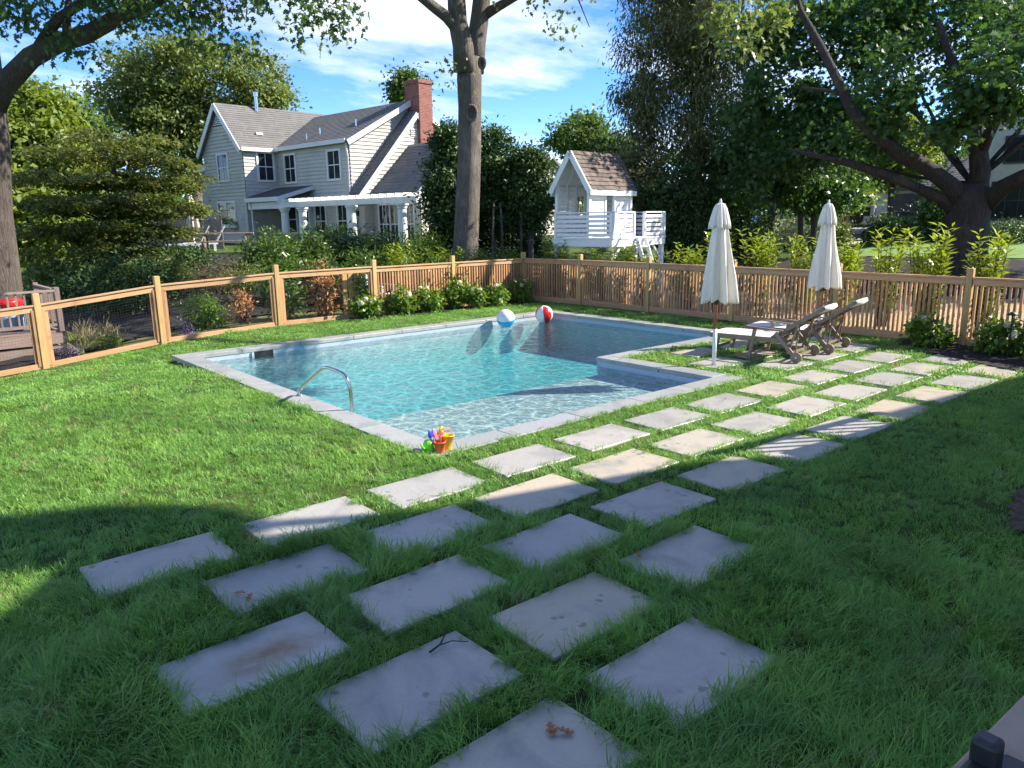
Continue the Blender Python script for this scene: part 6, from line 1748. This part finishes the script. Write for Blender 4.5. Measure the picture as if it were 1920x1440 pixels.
MB().tube([(0, 0, -.05), (-.03, .02, at(763, 484, 20.2).z - bl_.location.z)], .022, 10).build('shaft', M('light_blue_paint', (.16, .34, .55), (.13, .3, .5), 5, .4), bl_, smooth=True)
MB().lathe([(.026, 0), (.03, .02), (.02, .05)], 10, (-.03, .02, at(763, 484, 20.2).z - bl_.location.z - .02)).build('grip', m_vblue, bl_, smooth=True)

# ------------------------------------------------------------------ split rail fence by the driveway
sr = thing('rail_fence', 'low dark wooden rail fence before the far driveway', 'fence', onground(1570, 40), R_(-28))
for k in range(4): MB().box((-4.5 + k * 3, 0, .35), (.12, .12, .9)).build('post', m_bark_d, sr)
for k in range(3):
    for z in (.3, .65): MB().beam((-4.5 + k * 3, 0, z), (-1.5 + k * 3, 0, z + .02), .06, .1).build('rail', m_bark_d, sr)

# ------------------------------------------------------------------ fallen leaves and twigs on the slabs
def oak_leaf_me():
    out_ = [(0, 0), (.018, .02), (.012, .04), (.038, .06), (.016, .07), (.045, .105), (.018, .105), (.03, .14), (.006, .145), (0, .165)]
    pts = out_ + [(-x, y + .004) for x, y in out_[-2:0:-1]]
    v = [(x, y - .08, .004 + .35 * abs(x) + .01 * math.sin(y * 40)) for x, y in pts]
    f = [(i, i + 1, len(v) - i - 1, (len(v) - i) % len(v)) for i in range(1, 9)]
    f = [(0, 1, len(v) - 1)] + [(i, i + 1, len(v) - i - 1, len(v) - i) for i in range(1, 8)] + [(8, 9, 10)]
    m = bpy.data.meshes.new('fallen_leaf'); m.from_pydata(v, [], f); m.materials.append(M('fallen_oak_leaf', (.42, .20, .09), (.30, .13, .055), 30, .8)); return m
olm = oak_leaf_me()
for k, (px, py, s, lab) in enumerate(((1033, 1368, 1.0, 'left of two curled tan oak leaves on the nearest slab'), (1058, 1372, .95, 'right of two curled tan oak leaves on the nearest slab'), (450, 1112, .8, 'orange oak leaf at the left of a pair on a shaded slab'), (468, 1120, .85, 'orange oak leaf at the right of a pair on a shaded slab'), (812, 1058, .7, 'dry brown leaf on the edge of a shaded slab'), (1232, 902, .6, 'small dark brown leaf on the edge of a middle slab'), (1546, 838, .8, 'curled brown leaf on the striped slab'), (1510, 895, .8, 'brown leaf lying on the shaded right lawn'), (1360, 748, .6, 'small tan leaf on a sunlit slab'), (1572, 757, .6, 'pale leaf on the corner of a sunlit slab'), (170, 692, .8, 'tan leaf on the sunny lawn left of the pool'), (1197, 1040, .7, 'dry leaf on the edge of the slab beside the right lawn'))):
    g_ = gp(px, py, .035 if k not in (7, 10) else .08)
    s *= .62
    o = link('fallen_leaf', olm, None, g_, (random.uniform(-.2, .2), random.uniform(-.2, .2), random.uniform(0, 6.28)), (s, s, s)); tag(o, lab, 'leaf', 'fallen oak leaves')
g_ = gp(840, 1215, .03)
tw = thing('twig', 'forked brown twig lying on a shaded slab', 'twig', g_)
MB().tube([(-.10, .02, .008), (-.02, .04, .012), (.06, .10, .02), (.12, .17, .012)], [.006, .005, .004, .003], 6).build('stem', m_bark_d, tw)
MB().tube([(-.03, .035, .012), (.04, .02, .016), (.11, -.03, .006)], [.004, .003, .002], 6).build('side_shoot', m_bark_d, tw)

# ------------------------------------------------------------------ deck rail beside the viewer
zt = 1.46
a = gp(1920, 1300, zt); b_ = gp(1780, 1440, zt)
d = (a - b_).normalized(); n_ = Vector((d.y, -d.x, 0))
dr_ = thing('deck_railing', 'pale timber deck rail with black latch in the bottom right corner', 'railing', (*(a + n_ * .1).xy, 0))
rl = MB()
p0 = b_ - d * 1.2; p1 = a + d * 1.5
rl.slab([p0, p0 + n_ * .14, p1 + n_ * .14, p1], .035)
rl.build('cap_rail', woodmat('smooth_rail', (.42, .30, .20), (.36, .25, .165), (6, 6, 6), .05), dr_, origin=dr_.location, bevel=.004)
for k in range(14):
    q = p0 + d * (.1 + k * .22) + n_ * .07
    MB().box((q.x, q.y, 1.02), (.03, .03, .82)).build('baluster', m_cedar_v, dr_, origin=dr_.location)
for q in (p0, p1): MB().box((*(q + n_ * .07).xy, .72), (.09, .09, 1.4)).build('post', m_post, dr_, origin=dr_.location)
lc = gp(1848, 1425, zt + .01)
an = math.atan2(d.y, d.x)
for (u_, w_, sx_, sy_, h0, h1) in ((0, 0, .034, .034, -.02, .045), (-.035, .005, .05, .045, -.04, .012), (.02, .035, .06, .06, -.04, .004)):
    q = lc + d * u_ + n_ * w_
    MB().box((q.x, q.y, zt + (h0 + h1) / 2), (sx_, sy_, h1 - h0), rotz(an)).build('latch', m_black, dr_, origin=dr_.location, bevel=.008, seg=3)

# ------------------------------------------------------------------ the house beside the viewer, which shades the foreground
L_off = 1 / math.tan(SUN_EL)
def caster(x, y, H): return Vector((x + SUN_XY.x * L_off * H, y + SUN_XY.y * L_off * H, H))
HH = 7.0
front = [(.7, 5.5, HH), (1.95, 4.95, HH), (5.5, 3.92, HH), (8.3, 3.55, HH), (13.5, 2.95, HH)]
FE = [caster(*p) for p in front]
E0 = FE[0]
bk2 = Vector((-.62, -.78, 0)).normalized(); bk3 = Vector((.1, -1, 0)).normalized()
FB = [FE[0] + bk2 * 9] + [p + bk3 * 9 for p in FE[1:]]
hm = thing('own_house', 'tall house standing out of view to the right that shades the near lawn', 'house', (E0.x + 3, E0.y - 4, 0))
for i in range(4):
    MB().prism([(p.x, p.y) for p in (FE[i], FB[i], FB[i + 1], FE[i + 1])], -.2, HH - (1.0 if i == 2 else 0)).build('wall', m_side2, hm, origin=hm.location)
DA, DB = caster(5.6, 3.98, 2.6), caster(8.4, 3.60, 2.6)           # raised side deck with its railing
MB().beam(DA - Vector((0, 0, .04)), DB - Vector((0, 0, .04)), .09, .07).build('deck_rail', m_white, hm, origin=hm.location)
dq = Vector((.1, -1, 0)) * 2.2
MB().prism([(p.x, p.y) for p in (DA, DA + dq, DB + dq, DB)], -.1, 2.02).build('side_deck', m_side2, hm, origin=hm.location)
for k in range(10):
    q = DA.lerp(DB, (k + .5) / 10)
    MB().box((q.x, q.y, 2.28), (.035, .035, .55)).build('baluster', m_white, hm, origin=hm.location)
cn = [caster(x, y, 8.0) for (x, y) in ((-1.2, 7.55), (-1.2, 6.55), (.6, 5.45), (1.3, 5.0), (1.95, 5.2), (1.75, 5.9), (1.15, 6.45))]
MB().slab(cn, .12).build('shadow_slab', m_white, hm, origin=hm.location)  # added unseen slab on posts, outlined to cast the left shadow strip
for p in (cn[3], cn[4]): MB().bb(p.x - .06, p.x + .06, p.y - .06, p.y + .06, 0, 7.9).build('shadow_slab_post', m_white, hm, origin=hm.location)
